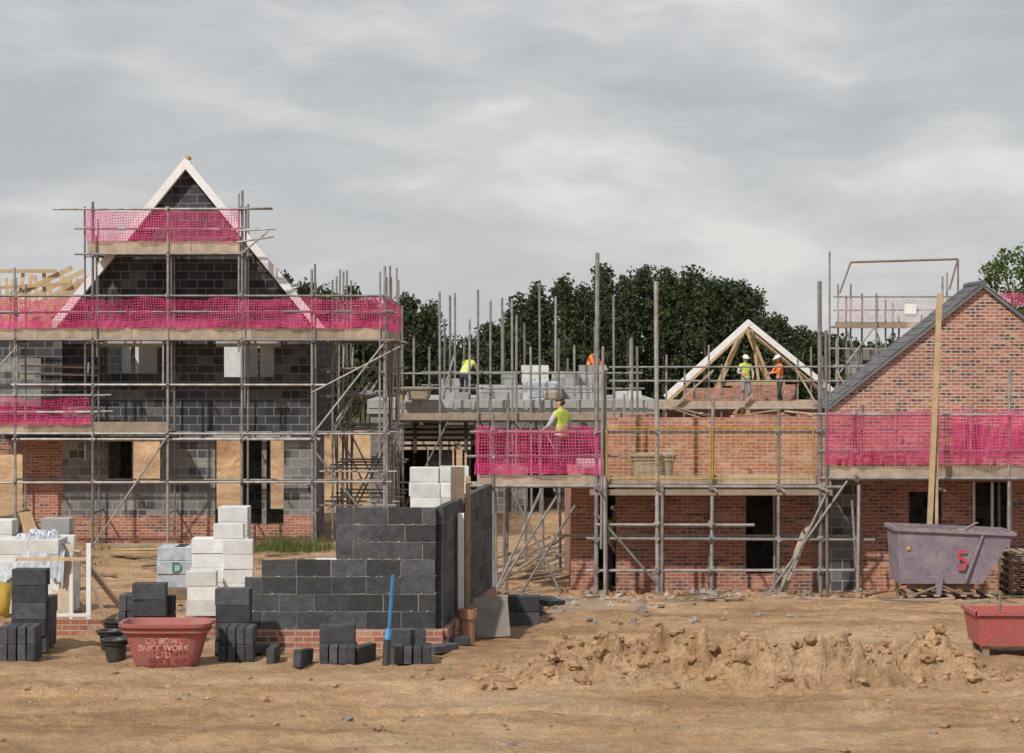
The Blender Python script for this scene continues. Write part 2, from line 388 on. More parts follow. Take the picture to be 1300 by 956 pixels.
# ------------------------------------------------------------------ LEFT HOUSE
HYF=62.5
hl=group('gable_block_house',(-8.6,HYF,0))
w=MB('walls',DBLOCK_T,GBLOCK_T,BRICK,WHITE,SLAB,LBLOCK)
xl,xr=-11.9,-5.3
w1=(-10.73,-9.38,4.5,5.2); w2=(-7.65,-6.29,4.4,5.2); g1=(-10.69,-9.31,1.6,2.7); g2=(-7.85,-6.04,.5,2.8)
w.wall(xl,xr,2.7,5.75,HYF,HYF+.3,[w1,w2,g2],0)
w.wall(xl,xr,.75,2.7,HYF,HYF+.3,[g1,g2],1)
w.wall(xl,xr,-.2,.75,HYF-.02,HYF+.3,[g2],2)
w.prism([(xl-.15,5.75),(xr+.15,5.75),(-8.6,9.98)],HYF,HYF+.3,0,.5)
for o_ in (w1,w2,g1,g2):
    w.box(o_[0]-.18,o_[1]+.18,HYF-.012,HYF+.1,o_[3],o_[3]+.16,4)
w.box(-10.0,-9.0,HYF+.8,HYF+.85,4.3,5.3,3); w.box(-6.75,-6.2,HYF+.8,HYF+.85,4.3,5.3,3); w.box(-7.3,-6.9,HYF+1.5,HYF+1.6,4.3,5.2,5)
w.box(-10.08,-9.98,HYF-.01,HYF+.09,4.5,5.2,1)
w.box(-6.62,-6.5,HYF+.02,HYF+.25,.5,2.8,1)
w.box(xr-.3,xr,HYF+.3,HYF+8,2.7,5.6,0,.5); w.box(xr-.3,xr,HYF+.3,HYF+4,-.2,2.7,1,.5)
w.box(xl,xl+.3,HYF+.3,HYF+8,-.2,5.6,0,.5)
w.box(xl+.3,xr-.3,HYF+.3,HYF+8,2.85,3.05,4)
w.wall(xl+.3,xr-.3,3.05,5.4,HYF+7.7,HYF+8,[(-10.8,-9.2,3.9,5.2),(-7.9,-6.2,3.9,5.2)],5)
w.wall(xl+.3,xr-.3,-.2,2.85,HYF+7.7,HYF+8,[(-11.3,-8.0,0.4,2.6),(-7.2,-5.9,.4,2.5)],1)
w.wall(-18,xl,-.2,2.7,HYF+1.2,HYF+1.5,[(-13.9,-13.,-.2,2.3),(-16.5,-15,.9,2.3)],2)
w.wall(-18,xl,2.7,5.5,HYF+1.2,HYF+1.5,[(-14.2,-12.7,3.6,4.9)],0)
w.box(-12.95,xl-.001,HYF,HYF+.3,-.2,2.75,2,.5)
w.box(-18,-12,HYF+1.5,HYF+8,2.85,3.05,4)
w.box(-18,-12,HYF+7.7,HYF+8,3.05,5.3,1)
w.obj(hl)
b=MB('bargeboards',WHITE,TIMBER)
for sx in (-1,1):
    dy=0 if sx<0 else .006
    b.beam((-8.6-sx*.06,HYF-.16-dy,10.12),(-8.6+sx*3.62,HYF-.16-dy,5.60),.26,.20,0)
    b.beam((-8.6,HYF+.1+dy,10.0),(-8.6+sx*3.62,HYF+.1+dy,5.48),.34,.05,0)
b.tube((-8.56,HYF-.3,10.2),(-8.56,HYF+.2,10.2),.06,1)
b.obj(hl)
t=MB('roof_trusses',TIMBER)
for k in range(6):
    yy=HYF+1.4+k*1.0
    t.beam((-18,yy,5.6),(-12.,yy,5.6),.04,.1)
    t.beam((-13.6,yy,5.6),(-11.6,yy,7.0+.1*k),.04,.12)
    if k%2==0: t.beam((-15.4,yy,5.6),(-11.9,yy,7.35),.045,.13)
    for xx in (-14.4,-13.2,-12.55):
        if R()<.7: t.beam((xx-.3*R(),yy,5.6),(xx-.2*R(),yy,7.2),.09,.05)
t.beam((-16,HYF+1.3,7.25),(-12.3,HYF+1.3,7.25),.05,.1)
t.beam((-16,HYF+1.3,6.7),(-11.9,HYF+1.3,6.9),.05,.08)
for k in range(4): t.beam((-12.1+.12*k,HYF+1+k*.9,5.5),(-10.9+.1*k,HYF+1+k*.9,6.95),.045,.14)
t.obj(hl)
sl=group('scaffolding',(-8.6,61.2,0))
q=MB('tubes',STEEL); dk=MB('decking',STEEL,BOARD)
yo,yi=61.2,62.25; S9=49
px=[(-40,345),(20,340),(118,256),(213,262),(307,242),(397,342),(488,338)]
for a,tp in px:
    xx=X(a,S9); std(q,xx,yo,-.1,Z(tp,S9),.036)
    std(q,xx+U(-.05,.05),yi,-.1,Z(tp,S9)-U(.2,.6) if a not in(397,488) else 6.9,.028)
for a,tp in ((108,262),(303,246),(22,352),(482,345),(124,300),(207,430),(401,335),(430,342),(112,460),(311,262),(218,300),(12,370)):
    std(q,X(a,S9),yo+U(-.08,.08),U(2.2,5.2),Z(tp,S9),.026)
for z,x0,x1 in ((5.38,-15.,-3.3),(6.1,-15,-3.2),(6.52,-15,-3.4),(2.95,-15,-3.3),(3.5,-15,-10.8),(3.95,-15,-10.8),(4.2,-12.8,-5.1),(1.7,-13,-3.3),
                (7.6,-11.1,-7.),(8.25,-11.1,-6.6),(8.76,-11.8,-6.4),(2.8,-12.8,-5.2)):
    ledger(q,x0,x1,yo-.04,z,.03,.35)
    if z<8 : ledger(q,x0,x1,yi+.03,z,.026,.3)
    for a,_ in px:
        if x0-.1<=X(a,S9)<=x1+.1: coupler(q,(X(a,S9),yo-.03,z),.075)
for a,_ in px:
    for z in (5.34,2.9,.9,7.56):
        if z>7 and a not in(118,213,307): continue
        q.tube((X(a,S9)+.05,yo-.35,z),(X(a,S9)+.05,yi+.35,z),.027)
for (xa,za,xb,zb) in ((-10.8,.1,-8.9,2.9),(-5.2,4.0,-2.9,5.2),(-7,7.6,-6.3,8.2),(-7.1,8.2,-6.1,8.25),(-7.1,8.76,-6.2,8.80),(-7.1,7.9,-6.15,8.05),(-5.1,2.5,-3.3,.2),(-3.3,5.3,-5.1,3.),(-12.8,5.2,-14.8,3.)):
    q.tube((xa,yo-.1,za),(xb,yo-.1,zb),.026)
for k,yy in enumerate((62.6,64.4,66.3,68.2,70.)):
    for xx in (-4.75,-3.35):
        std(q,xx,yy,-.1,U(6.9,7.5),.028)
    for z in (1.0,1.9,2.95,3.9,4.6,5.35):
        q.tube((-5.1,yy+.05,z),(-3.05,yy+.05,z+U(-.02,.02)),.026)
    q.tube((-4.75,yy,.1 if k%2 else 2.9),(-3.35,yy,2.9 if k%2 else 5.3),.025)
    q.tube((-3.35,yy+.1,.1 if k%2 else 5.2),(-4.75,yy+.1,2.9 if k%2 else 3.1),.025)
for xx in (-4.75,-3.35):
    for z in (1.,1.9,2.95,3.9,4.55,5.35,6.1,6.5):
        q.tube((xx,61.,z),(xx,70.4,z),.026)
    for a in range(4):
        q.tube((xx+.05,62.6+1.9*a,.2 if a%2 else 2.9),(xx+.05,64.4+1.9*a,2.9 if a%2 else .2),.024)
        q.tube((xx+.05,62.6+1.9*a,2.9 if a%2 else 5.3),(xx+.05,64.4+1.9*a,5.3 if a%2 else 2.9),.024)
q.obj(sl,smooth=False)
for z,x0,x1 in ((5.42,-15.2,-3.3),(2.98,-15.2,-8.9),(7.66,-11.,-7.05)):
    deck(dk,x0,x1,yo+.03,yi+.1,z); toe(dk,x0,x1,yo-.0,z-.03,.30)
for j in range(5): dk.box(-4.7+.27*j,-4.7+.27*j+.25,62.4,70,5.40,5.44,1)
dk.box(-3.36,-3.32,62.3,70.2,5.42,5.64,1)
for z in (4.55,4.75): dk.beam((-12.9,yi-.1,z-.05),(-10.9,yi-.1,z-.1),.22,.04,1)
dk.obj(sl)
net(sl,PINK,(-15.2,yo-.08),(-3.3,yo-.08),5.68,6.5,.25)
net(sl,PINK,(-3.28,yo),(-3.28,70),5.64,6.5,.2)
net(sl,PINK,(-15.2,yo-.08),(-10.9,yo-.08),3.18,3.92,.25)
net(sl,PINK,(-11.05,yo-.08),(-7.05,yo-.08),7.93,8.78,.15)
net(sl,PINK,(-15.,yi+3.),(-12.,yi+3.),5.7,6.5,.3)
# ------------------------------------------------------------------ RIGHT BUILDING
rbz=group('brick_house',(6,50,0))
w=MB('walls',BRICKS,BRICK,GBLOCK_T,SLAB,DARKWOOD,LBLOCK)
YB=50.
op=[(1.8,2.2,-.2,2.35),(4.95,5.6,.35,2.3)]
w.wall(1.25,6.7,-.2,2.42,YB,YB+.25,op,1)
w.box(6.7,7.27,YB-.1,YB+.25,-.2,2.35,2,.5)
w.wall(7.27,16,-.2,2.6,YB,YB+.25,[(9.75,10.6,1.2,2.3),(8.4,9.1,-.2,2.1)],1)
w.box(1.97,6.62,YB+.001,YB+.25,2.42,3.66,0,.5)
w.box(6.62,9.3,YB+.001,YB+.25,2.6,3.72,1,.5)
w.box(9.3,16,YB+.001,YB+.25,2.6,3.45,1,.5)
# uneven, racked-back top courses
for i in range(60):
    x_=1.97+i*.2265; 
    if R()<.55: w.box(x_+.004,x_+.215,YB+.004,YB+.106,(3.66 if x_<6.5 else 3.72 if x_<9.2 else 3.45)+.002,(3.66 if x_<6.5 else 3.72 if x_<9.2 else 3.45)+.067,1)
w.box(4.8,5.75,YB-.012,YB+.1,2.3,2.42,3)
w.box(1.25,1.5,YB+.25,YB+6,-.2,2.4,1,.5)
w.wall(1.5,14,-.2,2.4,YB+3,YB+3.2,[(2.5,3.5,0,2)],2)
w.box(1.5,16,YB+.25,YB+5,2.42,2.58,3)
w.obj(rbz)
wf=MB('window_frame',WHITE)
wf.box(9.75,9.81,YB+.05,YB+.12,1.2,2.3); wf.box(10.54,10.6,YB+.05,YB+.12,1.2,2.3); wf.box(10.15,10.2,YB+.05,YB+.12,1.2,2.3); wf.obj(rbz)
sr=group('scaffolding',(6,48.7,0))
q=MB('tubes',STEEL,RUST); dk=MB('decking',STEEL,BOARD)
yo,yi=48.7,49.8; s=61.6
for a,tp in ((627,525),(757,321),(770,470),(835,357),(903,505),(988,520),(1042,357),(1190,440),(1280,470),(1340,470)):
    xx=X(a,s); std(q,xx,yo,-.1,Z(tp,s),.045 if a in(757,835,1042) else .036)
    std(q,xx+.05,yi,-.1,2.3 if a not in (627,757) else Z(tp,s)-1.5,.028)
std(q,X(1050,s),yo-.05,-.1,Z(420,s),.034); std(q,X(1087,s),yo-.2,-.1,Z(615,s),.036); std(q,X(763,s),yo-.1,1,Z(440,s),.03)
std(q,X(643,s),yi,-.1,Z(500,s),.03); std(q,X(840,s),yo-.05,-.1,2.3,.034); std(q,X(768,s),yo-.15,-.1,2.5,.038)
for z,x0,x1 in ((2.28,-.7,6.6),(2.9,-.7,2.),(3.4,-.7,6.6),(1.2,1.7,7.3),(.55,1.6,7.2),(2.45,6.5,13),(3.0,6.4,13),(3.75,6.4,13),(1.5,1.8,4.8)):
    ledger(q,x0,x1,yo-.04,z,.032,.25)
    for a in (627,757,835,903,988,1042,1087):
        if x0<=X(a,s)<=x1: coupler(q,(X(a,s),yo-.04,z),.085)
ledger(q,-.7,6.6,yi+.04,2.26,.028); ledger(q,1.,7.,yi-.05,1.2,.026)
for a in (627,700,757,835,903,988,1042,1190):
    q.tube((X(a,s)+.06,yo-.5,2.22),(X(a,s)+.06,yi+.15,2.24),.028)
for (xa,za,xb,zb) in ((-.4,.0,1.0,2.2),(1.0,0.1,.0,2.2),(1.75,1.7,3.1,.15),(5.5,.1,6.5,2.2),(6.9,2.4,5.3,.1),(7.1,.3,7.,2.),(-.3,.2,.6,2.2),(.2,.1,1.3,1.9)):
    q.tube((xa,yo-.08,za),(xb,yo-.06,zb),.028)
q.tube((1.75,yo-.1,.6),(1.75,yi+1.2,.6),.03)
for a in (1096,1140,1235): std(q,X(a,s),yo+.3,2.4,Z(520,s)+.1,.026)
for a in (640,668,690,712): std(q,X(a,56),53.5+U(-.5,1),-.1,2.3,.03)
q.obj(sr)
deck(dk,-.72,6.58,yo+.05,yi+.1,2.30); toe(dk,-.72,6.58,yo+.0,2.26,.26)
deck(dk,6.5,13.,yo+.05,yi+.1,2.50); toe(dk,6.5,13,yo+.0,2.44,.27)
dk.box(1.6,6.6,yo-.04,yo-.0,2.1,2.22,1)
dk.beam((5.6,yo+.2,.1),(6.2,yo+.6,1.5),.2,.04,1)
dk.obj(sr)
net(sr,PINK,(-.72,yo-.1),(1.85,yo-.1),2.54,3.55,.25)
net(sr,PINK,(-.74,yo),(-.74,yi+.2),2.52,3.5,.25)
net(sr,PINK,(6.45,yo-.1),(13,yo-.1),2.74,3.84,.16)
net(sr,PINK,(9.3,yi+.15),(13,yi+.15),2.9,3.9,.2)
for x0,x1 in ((1.95,4.08),(4.12,6.2)):
    net(sr,YMESH,(x0,yo-.12),(x1,yo-.12),2.45,3.5,.0,'brick_guard',0)
fr=MB('brick_guard_frames',YEL,simple('ochre_paint',(.50,.33,.06),(.38,.23,.07)))
for x0,x1 in ((1.95,4.08),(4.12,6.2)):
    for z in (2.45,3.5): fr.tube((x0,yo-.13,z),(x1,yo-.13,z),.013,1)
    for xx in (x0,x1): fr.tube((xx,yo-.13,2.45),(xx,yo-.13,3.5),.02,1)
fr.obj(sr)
bk=MB('brick_stack',simple('loose_brick',(.46,.17,.10),(.36,.12,.075),rnd=.7))
for (x_,nz_) in ((6.75,4),(7.35,6),(7.9,5),(8.6,3),(2.6,2)):
    for k in range(nz_):
        for i in range(2):
            for j in range(3): bk.obox((x_+i*.225+U(-.006,.006),49.45+j*.11,(2.36 if x_<6 else 2.545)+.035+k*.067),(.215,.1025,.065),(0,0,U(-.03,.03)))
bk.obj()
gh=group('slate_roof_brick_house',(10.85,54.5,0))
w=MB('walls',BRICKG,SLATE,SLAB,MORTAR)
ax,az,x0=10.85,6.6,7.3; z0=az-(ax-x0)*.79
w.prism([(x0,-.2),(2*ax-x0,-.2),(2*ax-x0,z0),(ax,az),(x0,z0)],54.5,54.8,0,.5)
w.prism([(x0+.0,-.2),(2*ax-x0,-.2),(2*ax-x0,z0-.1),(ax,az-.1),(x0,z0-.1)],55.9,56.2,0,.5)
w.box(x0,x0+.3,54.8,55.9,-.2,z0-.2,0,.5)
w.obj(gh)
r_=MB('roof',SLATE,simple('verge_mortar',(.22,.22,.22),(.16,.16,.16)))
nrow=17
for sx in (-1,1):
    for k in range(nrow):
        t0=k/nrow; t1=(k+1.12)/nrow
        L=(ax-x0)+.08
        for c_ in range(7):
            y0=54.38+c_*.3
            xa=ax+sx*L*t0; za=az+.035-L*t0*.79; xb=ax+sx*L*min(t1,1.02); zb=az+.05-L*min(t1,1.02)*.79
            r_.beam((xa,y0+.15,za),(xb,y0+.15,zb),.296,.014,0)
    r_.beam((ax,54.44+.004*sx,az-.02),(ax+sx*L,54.44+.004*sx,az-.02-L*.79),.1,.06,1)
for c_ in range(5): r_.tube((ax,54.38+c_*.42,az+.03),(ax,54.38+c_*.42+.40,az+.03),.08,0,n=10)
r_.obj(gh)
lb=MB('leaning_scaffold_boards',TIMBER,BOARD)
lb.beam((X(1179,63),47.7,.8),(X(1190,61.5),48.5,Z(373,61.5)),.11,.05,0); lb.beam((X(1190,63),47.75,.8),(X(1188,61.5),48.62,Z(390,61.5)),.06,.06,1)
lb.obj()
# ------------------------------------------------------------------ MIDDLE BUILDING
mg=group('part_built_block_house',(0,75,0))
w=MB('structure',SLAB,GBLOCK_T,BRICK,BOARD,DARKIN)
w.box(-4.6,4.6,75,84,3.12,3.56,0)
w.wall(-4.5,4.5,-.2,3.12,75.1,75.35,[(-3.6,-2.6,-.2,2.1),(-1.9,-.6,.7,2.1),(.5,1.6,-.2,2.2),(2.4,3.8,.8,2.1)],1)
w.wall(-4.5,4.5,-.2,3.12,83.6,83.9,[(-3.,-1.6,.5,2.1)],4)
w.box(-4.5,-4.2,75.35,83.6,-.2,3.12,1,.5)
for k in range(6):
    w.box(-3.9,-1.3,74.4,74.95,2.0+k*.17,2.09+k*.17,3)
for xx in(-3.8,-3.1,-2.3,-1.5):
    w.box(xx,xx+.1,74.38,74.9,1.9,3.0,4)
for k in range(16): w.box(-4.55+k*.56,-4.55+k*.56+.44,74.97,74.998,3.30,3.52,0)
w.obj(mg)
b=MB('block_stacks',GBLOCK,LBLOCK,DBLOCK)
def bs(pa,pb,top,y,m=0,base=3.56):
    s_=3000/y; n_=max(1,int((X(pb,s_)-X(pa,s_))/.45)); k=max(1,int(round((Z(top,s_)-base)/.217)))
    blocks(b,X(pa,s_),y,base,n_,2,k,m=m)
bs(560,598,478,77.); bs(604,640,486,77,1); bs(638,662,470,77.5); bs(662,700,466,78,1); bs(700,735,468,78,0); bs(735,775,467,78.5); bs(610,775,486,76.3,0)
bs(660,712,500,75.6,1);bs(560,600,497,75.8,0); bs(780,830,500,79,1)
b.obj(mg)
b=MB('wrapped_pack',TARP,BEIGE); b.obox((X(690,39.5),76,3.86),(1.1,.8,.55),(0,0,.1),0); b.obox((X(700,39.5),75.4,3.7),(.5,.4,.28),(0,0,.3),1); b.obj(mg,bevel=.05)
def ringR(cx,cy,z,a,bb,n=20,pw=4.,rot=0):
    out=[]
    for i in range(n):
        t=2*math.pi*i/n; c,s_=math.cos(t),math.sin(t)
        x=math.copysign(abs(c)**(2/pw),c)*a; y=math.copysign(abs(s_)**(2/pw),s_)*bb
        out.append((cx+x*math.cos(rot)-y*math.sin(rot),cy+x*math.sin(rot)+y*math.cos(rot),z))
    return out
def tub(name,cx,cy,z,a,b_,h,taper,mat,fill=CEM,pw=4.,rot=0,par=None,fl=.75,n=28):
    mb=MB(name,mat,fill)
    R_=lambda f,zz,k=0: ringR(cx,cy,z+zz,a*f+k,b_*f+k,n,pw,rot)
    rg=[R_(taper*.93,0),R_(taper,.03)]
    for i in range(1,5): rg.append(R_(taper+(1-taper)*i/5,h*i/5))
    rg+=[R_(.97,h*.80),R_(.97,h*.80,.03),R_(.97,h*.84,.03),R_(1,h*.84),R_(1,h*.92),R_(1,h*.92,.04),R_(1,h,.045),R_(1,h,.0),R_(.985,h*.9,-.01),R_(taper+(1-taper)*fl,h*fl,-.012)]
    mb.loft(rg,0,.5,True,False)
    f=ringR(cx,cy,z+h*fl,(a)*(taper+(1-taper)*fl)-.012,b_*(taper+(1-taper)*fl)-.012,n,pw,rot)
    f2=ringR(cx,cy,z+h*fl+.05,a*.4,b_*.4,n,pw,rot)
    mb.loft([f,f2],1,.5,False,True)
    return mb.obj(par,smooth=False)
tub('mortar_tub',X(531,40.3),74.6,3.56,.42,.35,.42,.8,BEIGE,pw=5)
tub('yellow_bucket',X(509,40.3),74.5,3.56,.15,.15,.27,.8,YEL,pw=2)
q=MB('scaffolding',STEEL,BOARD)
for a,tp,yy in ((512,388,74),(559,370,74),(565,405,76),(572,375,77),(578,372,80),(596,405,76),(607,368,73.8),(622,382,74.2),(637,378,80),(651,380,74),(655,400,73.8),(686,360,74),(705,376,77),(709,430,74),
                (780,375,73.5),(803,428,72),(810,440,74),(667,410,80),(640,395,78),(588,430,79),(525,430,80),(545,440,78),(722,455,79),(730,438,76),(792,500,70),(675,440,74)):
    s_=3000/yy; std(q,X(a,s_),yy,-.1,Z(tp,s_),.037)
for z in (1.0,2.9,3.95,4.4): ledger(q,-3.7,4.,74.,z,.03)
for z in (2.95,3.95,4.4): ledger(q,-3.,3.,79.5,z,.028)
for a in (520,560,607,651,686,740,780): q.tube((X(a,40.4),73.4,2.95),(X(a,40.4),80,2.95),.028)
deck(q,-3.8,4.2,73.9,74.7,2.97,1); toe(q,-3.8,4.2,73.88,2.95,.22,1)
for (xa,za,xb,zb) in ((-3.4,.1,-2.,2.9),(-1.,.1,.4,2.9),(.9,2.9,2.2,.2),(-2.2,3.6,-1.8,5.)): q.tube((xa,73.9,za),(xb,73.9,zb),.028)
q.obj()
# ------------------------------------------------------------------ FAR BRICK HOUSE WITH TRUSS
fg=group('brick_house',(8.7,86,0)); SF=34.9
w=MB('walls',BRICK,LBLOCK,SLAB)
w.wall(X(845,SF),X(1065,SF),-.2,3.15,86,86.3,[(6,7,.8,2.1),(9,10,.8,2.1)],0)
w.box(X(868,SF),X(1010,SF),86,86.3,3.151,3.78,0,.5); w.box(X(930,SF),X(1010,SF),86.001,86.3,3.781,3.9,0,.5)
w.box(X(845,SF),X(1065,SF),86.3,94,2.95,3.2,2)
w.obj(fg)
t=MB('white_truss_verge',WHITE,TIMBER)
apx,apz=X(952,SF),Z(408,SF)
for sx,(ex,ez) in ((-1,(X(846,SF),Z(505,SF))),(1,(X(1060,SF),Z(497,SF)))):
    t.beam((apx-sx*.05,86.6+.005*sx,apz),(ex,86.6+.005*sx,ez),.25,.20,0)
    t.beam((apx,87.3+.005*sx,apz-.25),(ex-sx*.1,87.3+.005*sx,ez-.2),.05,.13,1)
for k in (0,1,2):
    y_=87.0+k*.6
    t.beam((apx-.1,y_,apz-.3),(apx-1.25,y_,3.3),.05,.1,1); t.beam((apx+.1,y_+.06,apz-.3),(apx+1.1,y_+.06,3.4),.05,.1,1)
t.beam((apx-1.2,87.12,3.9),(apx+1.4,87.12,3.95),.05,.12,1); t.beam((apx+.2,87.2,apz-.3),(apx+.5,87.2,3.6),.1,.05,1)
t.obj(fg)
q=MB('scaffolding',STEEL,BOARD,RUST)
for a,tp in ((845,450),(868,468),(882,480),(900,438),(915,462),(935,505),(1012,455),(1030,440),(1045,452),(1062,430),(800,430),(1090,445)):
    std(q,X(a,35.8),83.8,-.1,Z(tp,35.8),.036)
for z in (3.1,4.05,4.55,2.2): ledger(q,X(780,35.8),X(1100,35.8),83.7,z,.034)
deck(q,X(790,35.8),X(1075,35.8),83.8,85.9,3.15,1); toe(q,X(790,35.8),X(1075,35.8),83.75,3.1,.25,1)
for (a,c,b_,d_) in ((850,520,905,470),(930,525,955,500),(1010,470,1040,520),(1090,520,1060,470)): q.beam((X(a,35.8),83.6,Z(c,35.8)),(X(b_,35.8),83.6,Z(d_,35.8)),.1,.06,1)
q.obj()
bb=MB('timber_pile',TIMBER,BOARD,DARKWOOD)
for i in range(26):
    xx=U(4.8,9.5); bb.beam((xx,U(64,66),U(3.0,3.35)),(xx+U(-1.6,1.6),U(64,66),U(3.0,3.7)),.1,.04,random.choice((0,1,1)))
bb.box(4.2,10.2,63.8,66.2,2.85,2.95,2)
for xx in (4.3,6,8,10.): bb.box(xx,xx+.2,64,66,-.1,2.85,2)
bb.obj()
# ------------------------------------------------------------------ right rear scaffold + building
rg=group('scaffolding',(14,84,0)); S3=35.5; y3=84.5
q=MB('tubes',STEEL,RUST,BOARD,TIMBER)
for a,tp in ((1057,318),(1067,360),(1076,375),(1083,360),(1097,372),(1112,372),(1127,380),(1140,383),(1147,400),(1170,400),(1203,350),(1209,345),(1215,330),(1262,368),(1278,365),(1293,360)):
    std(q,X(a,S3),y3+U(-.2,1.2),-.1,Z(tp,S3),.035)
for z in (6.0,6.6,7.05,4.6,3.8,5.2): ledger(q,X(1060,S3),X(1225,S3),y3,z,.03)
q.tube((X(1080,S3),y3,Z(333,S3)),(X(1216,S3),y3,Z(329,S3)),.04,1); q.tube((X(1080,S3),y3,Z(333,S3)),(X(1066,S3),y3,Z(372,S3)),.035,1); q.tube((X(1216,S3),y3,Z(329,S3)),(X(1205,S3),y3,Z(368,S3)),.035,1)
deck(q,X(1060,S3),X(1225,S3),y3,y3+1.2,5.95,2); toe(q,X(1060,S3),X(1225,S3),y3-.05,5.95,.22,2)
for (a,c,b_,d_) in ((1060,480,1110,415),(1075,420,1095,480),(1110,415,1130,470)): q.tube((X(a,S3),y3-.1,Z(c,S3)),(X(b_,S3),y3-.1,Z(d_,S3)),.03)
q.tube((X(1255,S3),y3,Z(386,S3)),(X(1320,S3),y3,Z(386,S3)),.03)
q.obj(rg)
net(rg,WNET,(X(1062,S3),y3-.1),(X(1205,S3),y3-.1),6.2,7.05,.12)
net(rg,PINK,(X(1258,S3),y3-.1),(X(1320,S3),y3-.1),6.75,7.25,.2)
w=MB('block_walls',LBLOCK,GBLOCK_T)
w.wall(X(1075,34),X(1240,34),-.2,5.2,88,88.3,[(13,14,3.6,4.8)],1); w.obj(rg)
sg=MB('site_sign_board',WHITE); sg.box(X(1147,S3),X(1162,S3),y3-.2,y3-.17,6.45,6.8); sg.obj(rg)
# ------------------------------------------------------------------ FOREGROUND WALL
fw=group('block_wall',(-2.2,30.6,1.2))
b=MB('blocks',DBLOCK,MORTAR); pl=MB('brick_plinth',BRICK)
YW=30.6; zb=1.45
def course(x0,y,z,off,ux,th,L):
    t=-off
    while t<L-.03:
        a=max(t,0); e=min(t+.44,L)
        if e-a>.05:
            ang=math.atan2(ux[1],ux[0]); cx=x0+ux[0]*(a+e)/2-ux[1]*th/2; cy=y+ux[1]*(a+e)/2+ux[0]*th/2
            b.obox((cx+U(-.003,.003),cy+U(-.003,.003),z+.1075+U(-.003,.003)),(e-a,th,.213),(U(-.008,.008),U(-.006,.006),ang+U(-.009,.009)),0)
        t+=.45
starts=[-3.46,-3.46,-3.46,-3.24,-2.28,-2.28,-2.28]
for k,x0 in enumerate(starts):
    course(x0,YW,zb+k*.225,(0 if k%2 else .225),(1,0),.1,-.99-x0)
    b.box(x0+.02,-1.0,YW+.006,YW+.09,zb+k*.225-.012,zb+k*.225+.213,1)
ln=math.hypot(.6,5.5); ux=(.6/ln,5.5/ln)
for k in range(7):
    LL=ln
    course(-1.0+.1,YW+.11,zb+k*.225,(0 if k%2 else .225),ux,.1,LL)
    c0=Vector((-.9,YW+.11,0))+Vector((ux[0],ux[1],0))*LL/2+Vector((-ux[1],ux[0],0))*.05
    b.obox((c0.x,c0.y,zb+k*.225+.1),(LL-.04,.086,.222),(0,0,math.atan2(ux[1],ux[0])),1)
for i in range(70):
    k=random.randrange(7); x_=U(starts[k]+.05,-1.05); rock(b,(x_,YW-.002,zb+k*.225-.004),U(.01,.03),.008,U(.006,.014),1)
b.obj(fw,bevel=.006)
pl.box(-3.55,-.9,YW-.02,YW+.12,1.0,1.44,0,.5)
c0=Vector((-.86,YW+.1,0))+Vector((ux[0],ux[1],0))*ln/2
pl.obox((c0.x-.05,c0.y,1.22),(ln,.14,.44),(0,0,math.atan2(ux[1],ux[0])),0)
pl.obj(fw)
f=MB('door_frame_profile',WHITE,DARKWOOD,TIMBER)
def rp(t,o=0): return (-.9+ux[0]*t+ux[1]*o, YW+.11+ux[1]*t-ux[0]*o)
a=rp(1.3,.03); f.box(a[0]-.0,a[0]+.08,a[1]-.06,a[1]+.06,1.5,2.85,0)
a=rp(2.2,.05); f.beam((a[0],a[1],1.3),(a[0]+.0,a[1],3.3),.07,.10,2)
a=rp(1.6,.0); f.box(a[0]-.12,a[0]+.07,a[1]+.3,a[1]+.34,2.9,3.45,1)
f.obj(fw)
ft=MB('brick_footing',BRICK,MORTAR)
ft.box(-6.4,-3.56,31.9,32.0,1.1,1.42,0,.5); ft.box(-6.4,-3.56,32.05,32.15,1.1,1.36,0,.5); ft.box(-8.5,-6.4,31.2,31.3,1.1,1.30,0,.5)
ft.obj()
def pile(name,mat,lst,bev=.006,**k):
    mb=MB(name,mat,TARP,DARKWOOD)
    for a in lst:
        x,y,nx_,ny_,nz_=a[:5]; rot=a[5] if len(a)>5 else 0; z=a[6] if len(a)>6 else gz(x,y)
        blocks(mb,x,y,z,nx_,ny_,nz_,rot=rot,**k)
    return mb.obj(bevel=bev)
pile('aerated_block_stack',LBLOCK,[(X(402,97),30.65,1,1,1,0,zb+3*.225)])
pile('aerated_block_stack',LBLOCK,[(X(517,85),36.0,2,2,10,0,1.1),(X(556,85),36.3,1,2,10,.05,1.1),(X(580,84),36.5,1,1,8,0,1.1),(X(520,85),35.6,2,1,9,0,1.1)])
pile('aerated_block_stack',LBLOCK,[(X(277,85),35.3,1,2,7,.03,1.2),(X(271,86),34.8,1,1,6,0,1.2),(X(243,86),34.8,1,2,5,0,1.2),(X(243,86),34.3,1,1,3,0,1.2),(X(286,86),34.6,1,1,5,.04,1.2)])
pk=MB('wrapped_block_pallet',LBLOCK,TARP,DARKWOOD)
blocks(pk,X(200,80),37.4,1.3,1,3,3,m=1);blocks(pk,X(203,80)+.22,37.4,1.3,1,3,3,m=1)
pk.box(X(196,80),X(245,80),37.35,38.1,1.12,1.3,2); pko=pk.obj(bevel=.01)
def text(body,loc,size,mat,rot=(math.pi/2,0,0),name='lettering',par=None,ext=.002):
    c=bpy.data.curves.new(name,'FONT'); c.body=body; c.size=size; c.extrude=ext; c.align_x='CENTER'; c.offset=.001; c.space_line=.85
    c.materials.append(mat); o=bpy.data.objects.new(name,c); o.location=loc; o.rotation_euler=rot; COL.objects.link(o)
    if par:
        o.parent=par; o.matrix_parent_inverse=Matrix.Translation(-Vector(par.location))
    return o
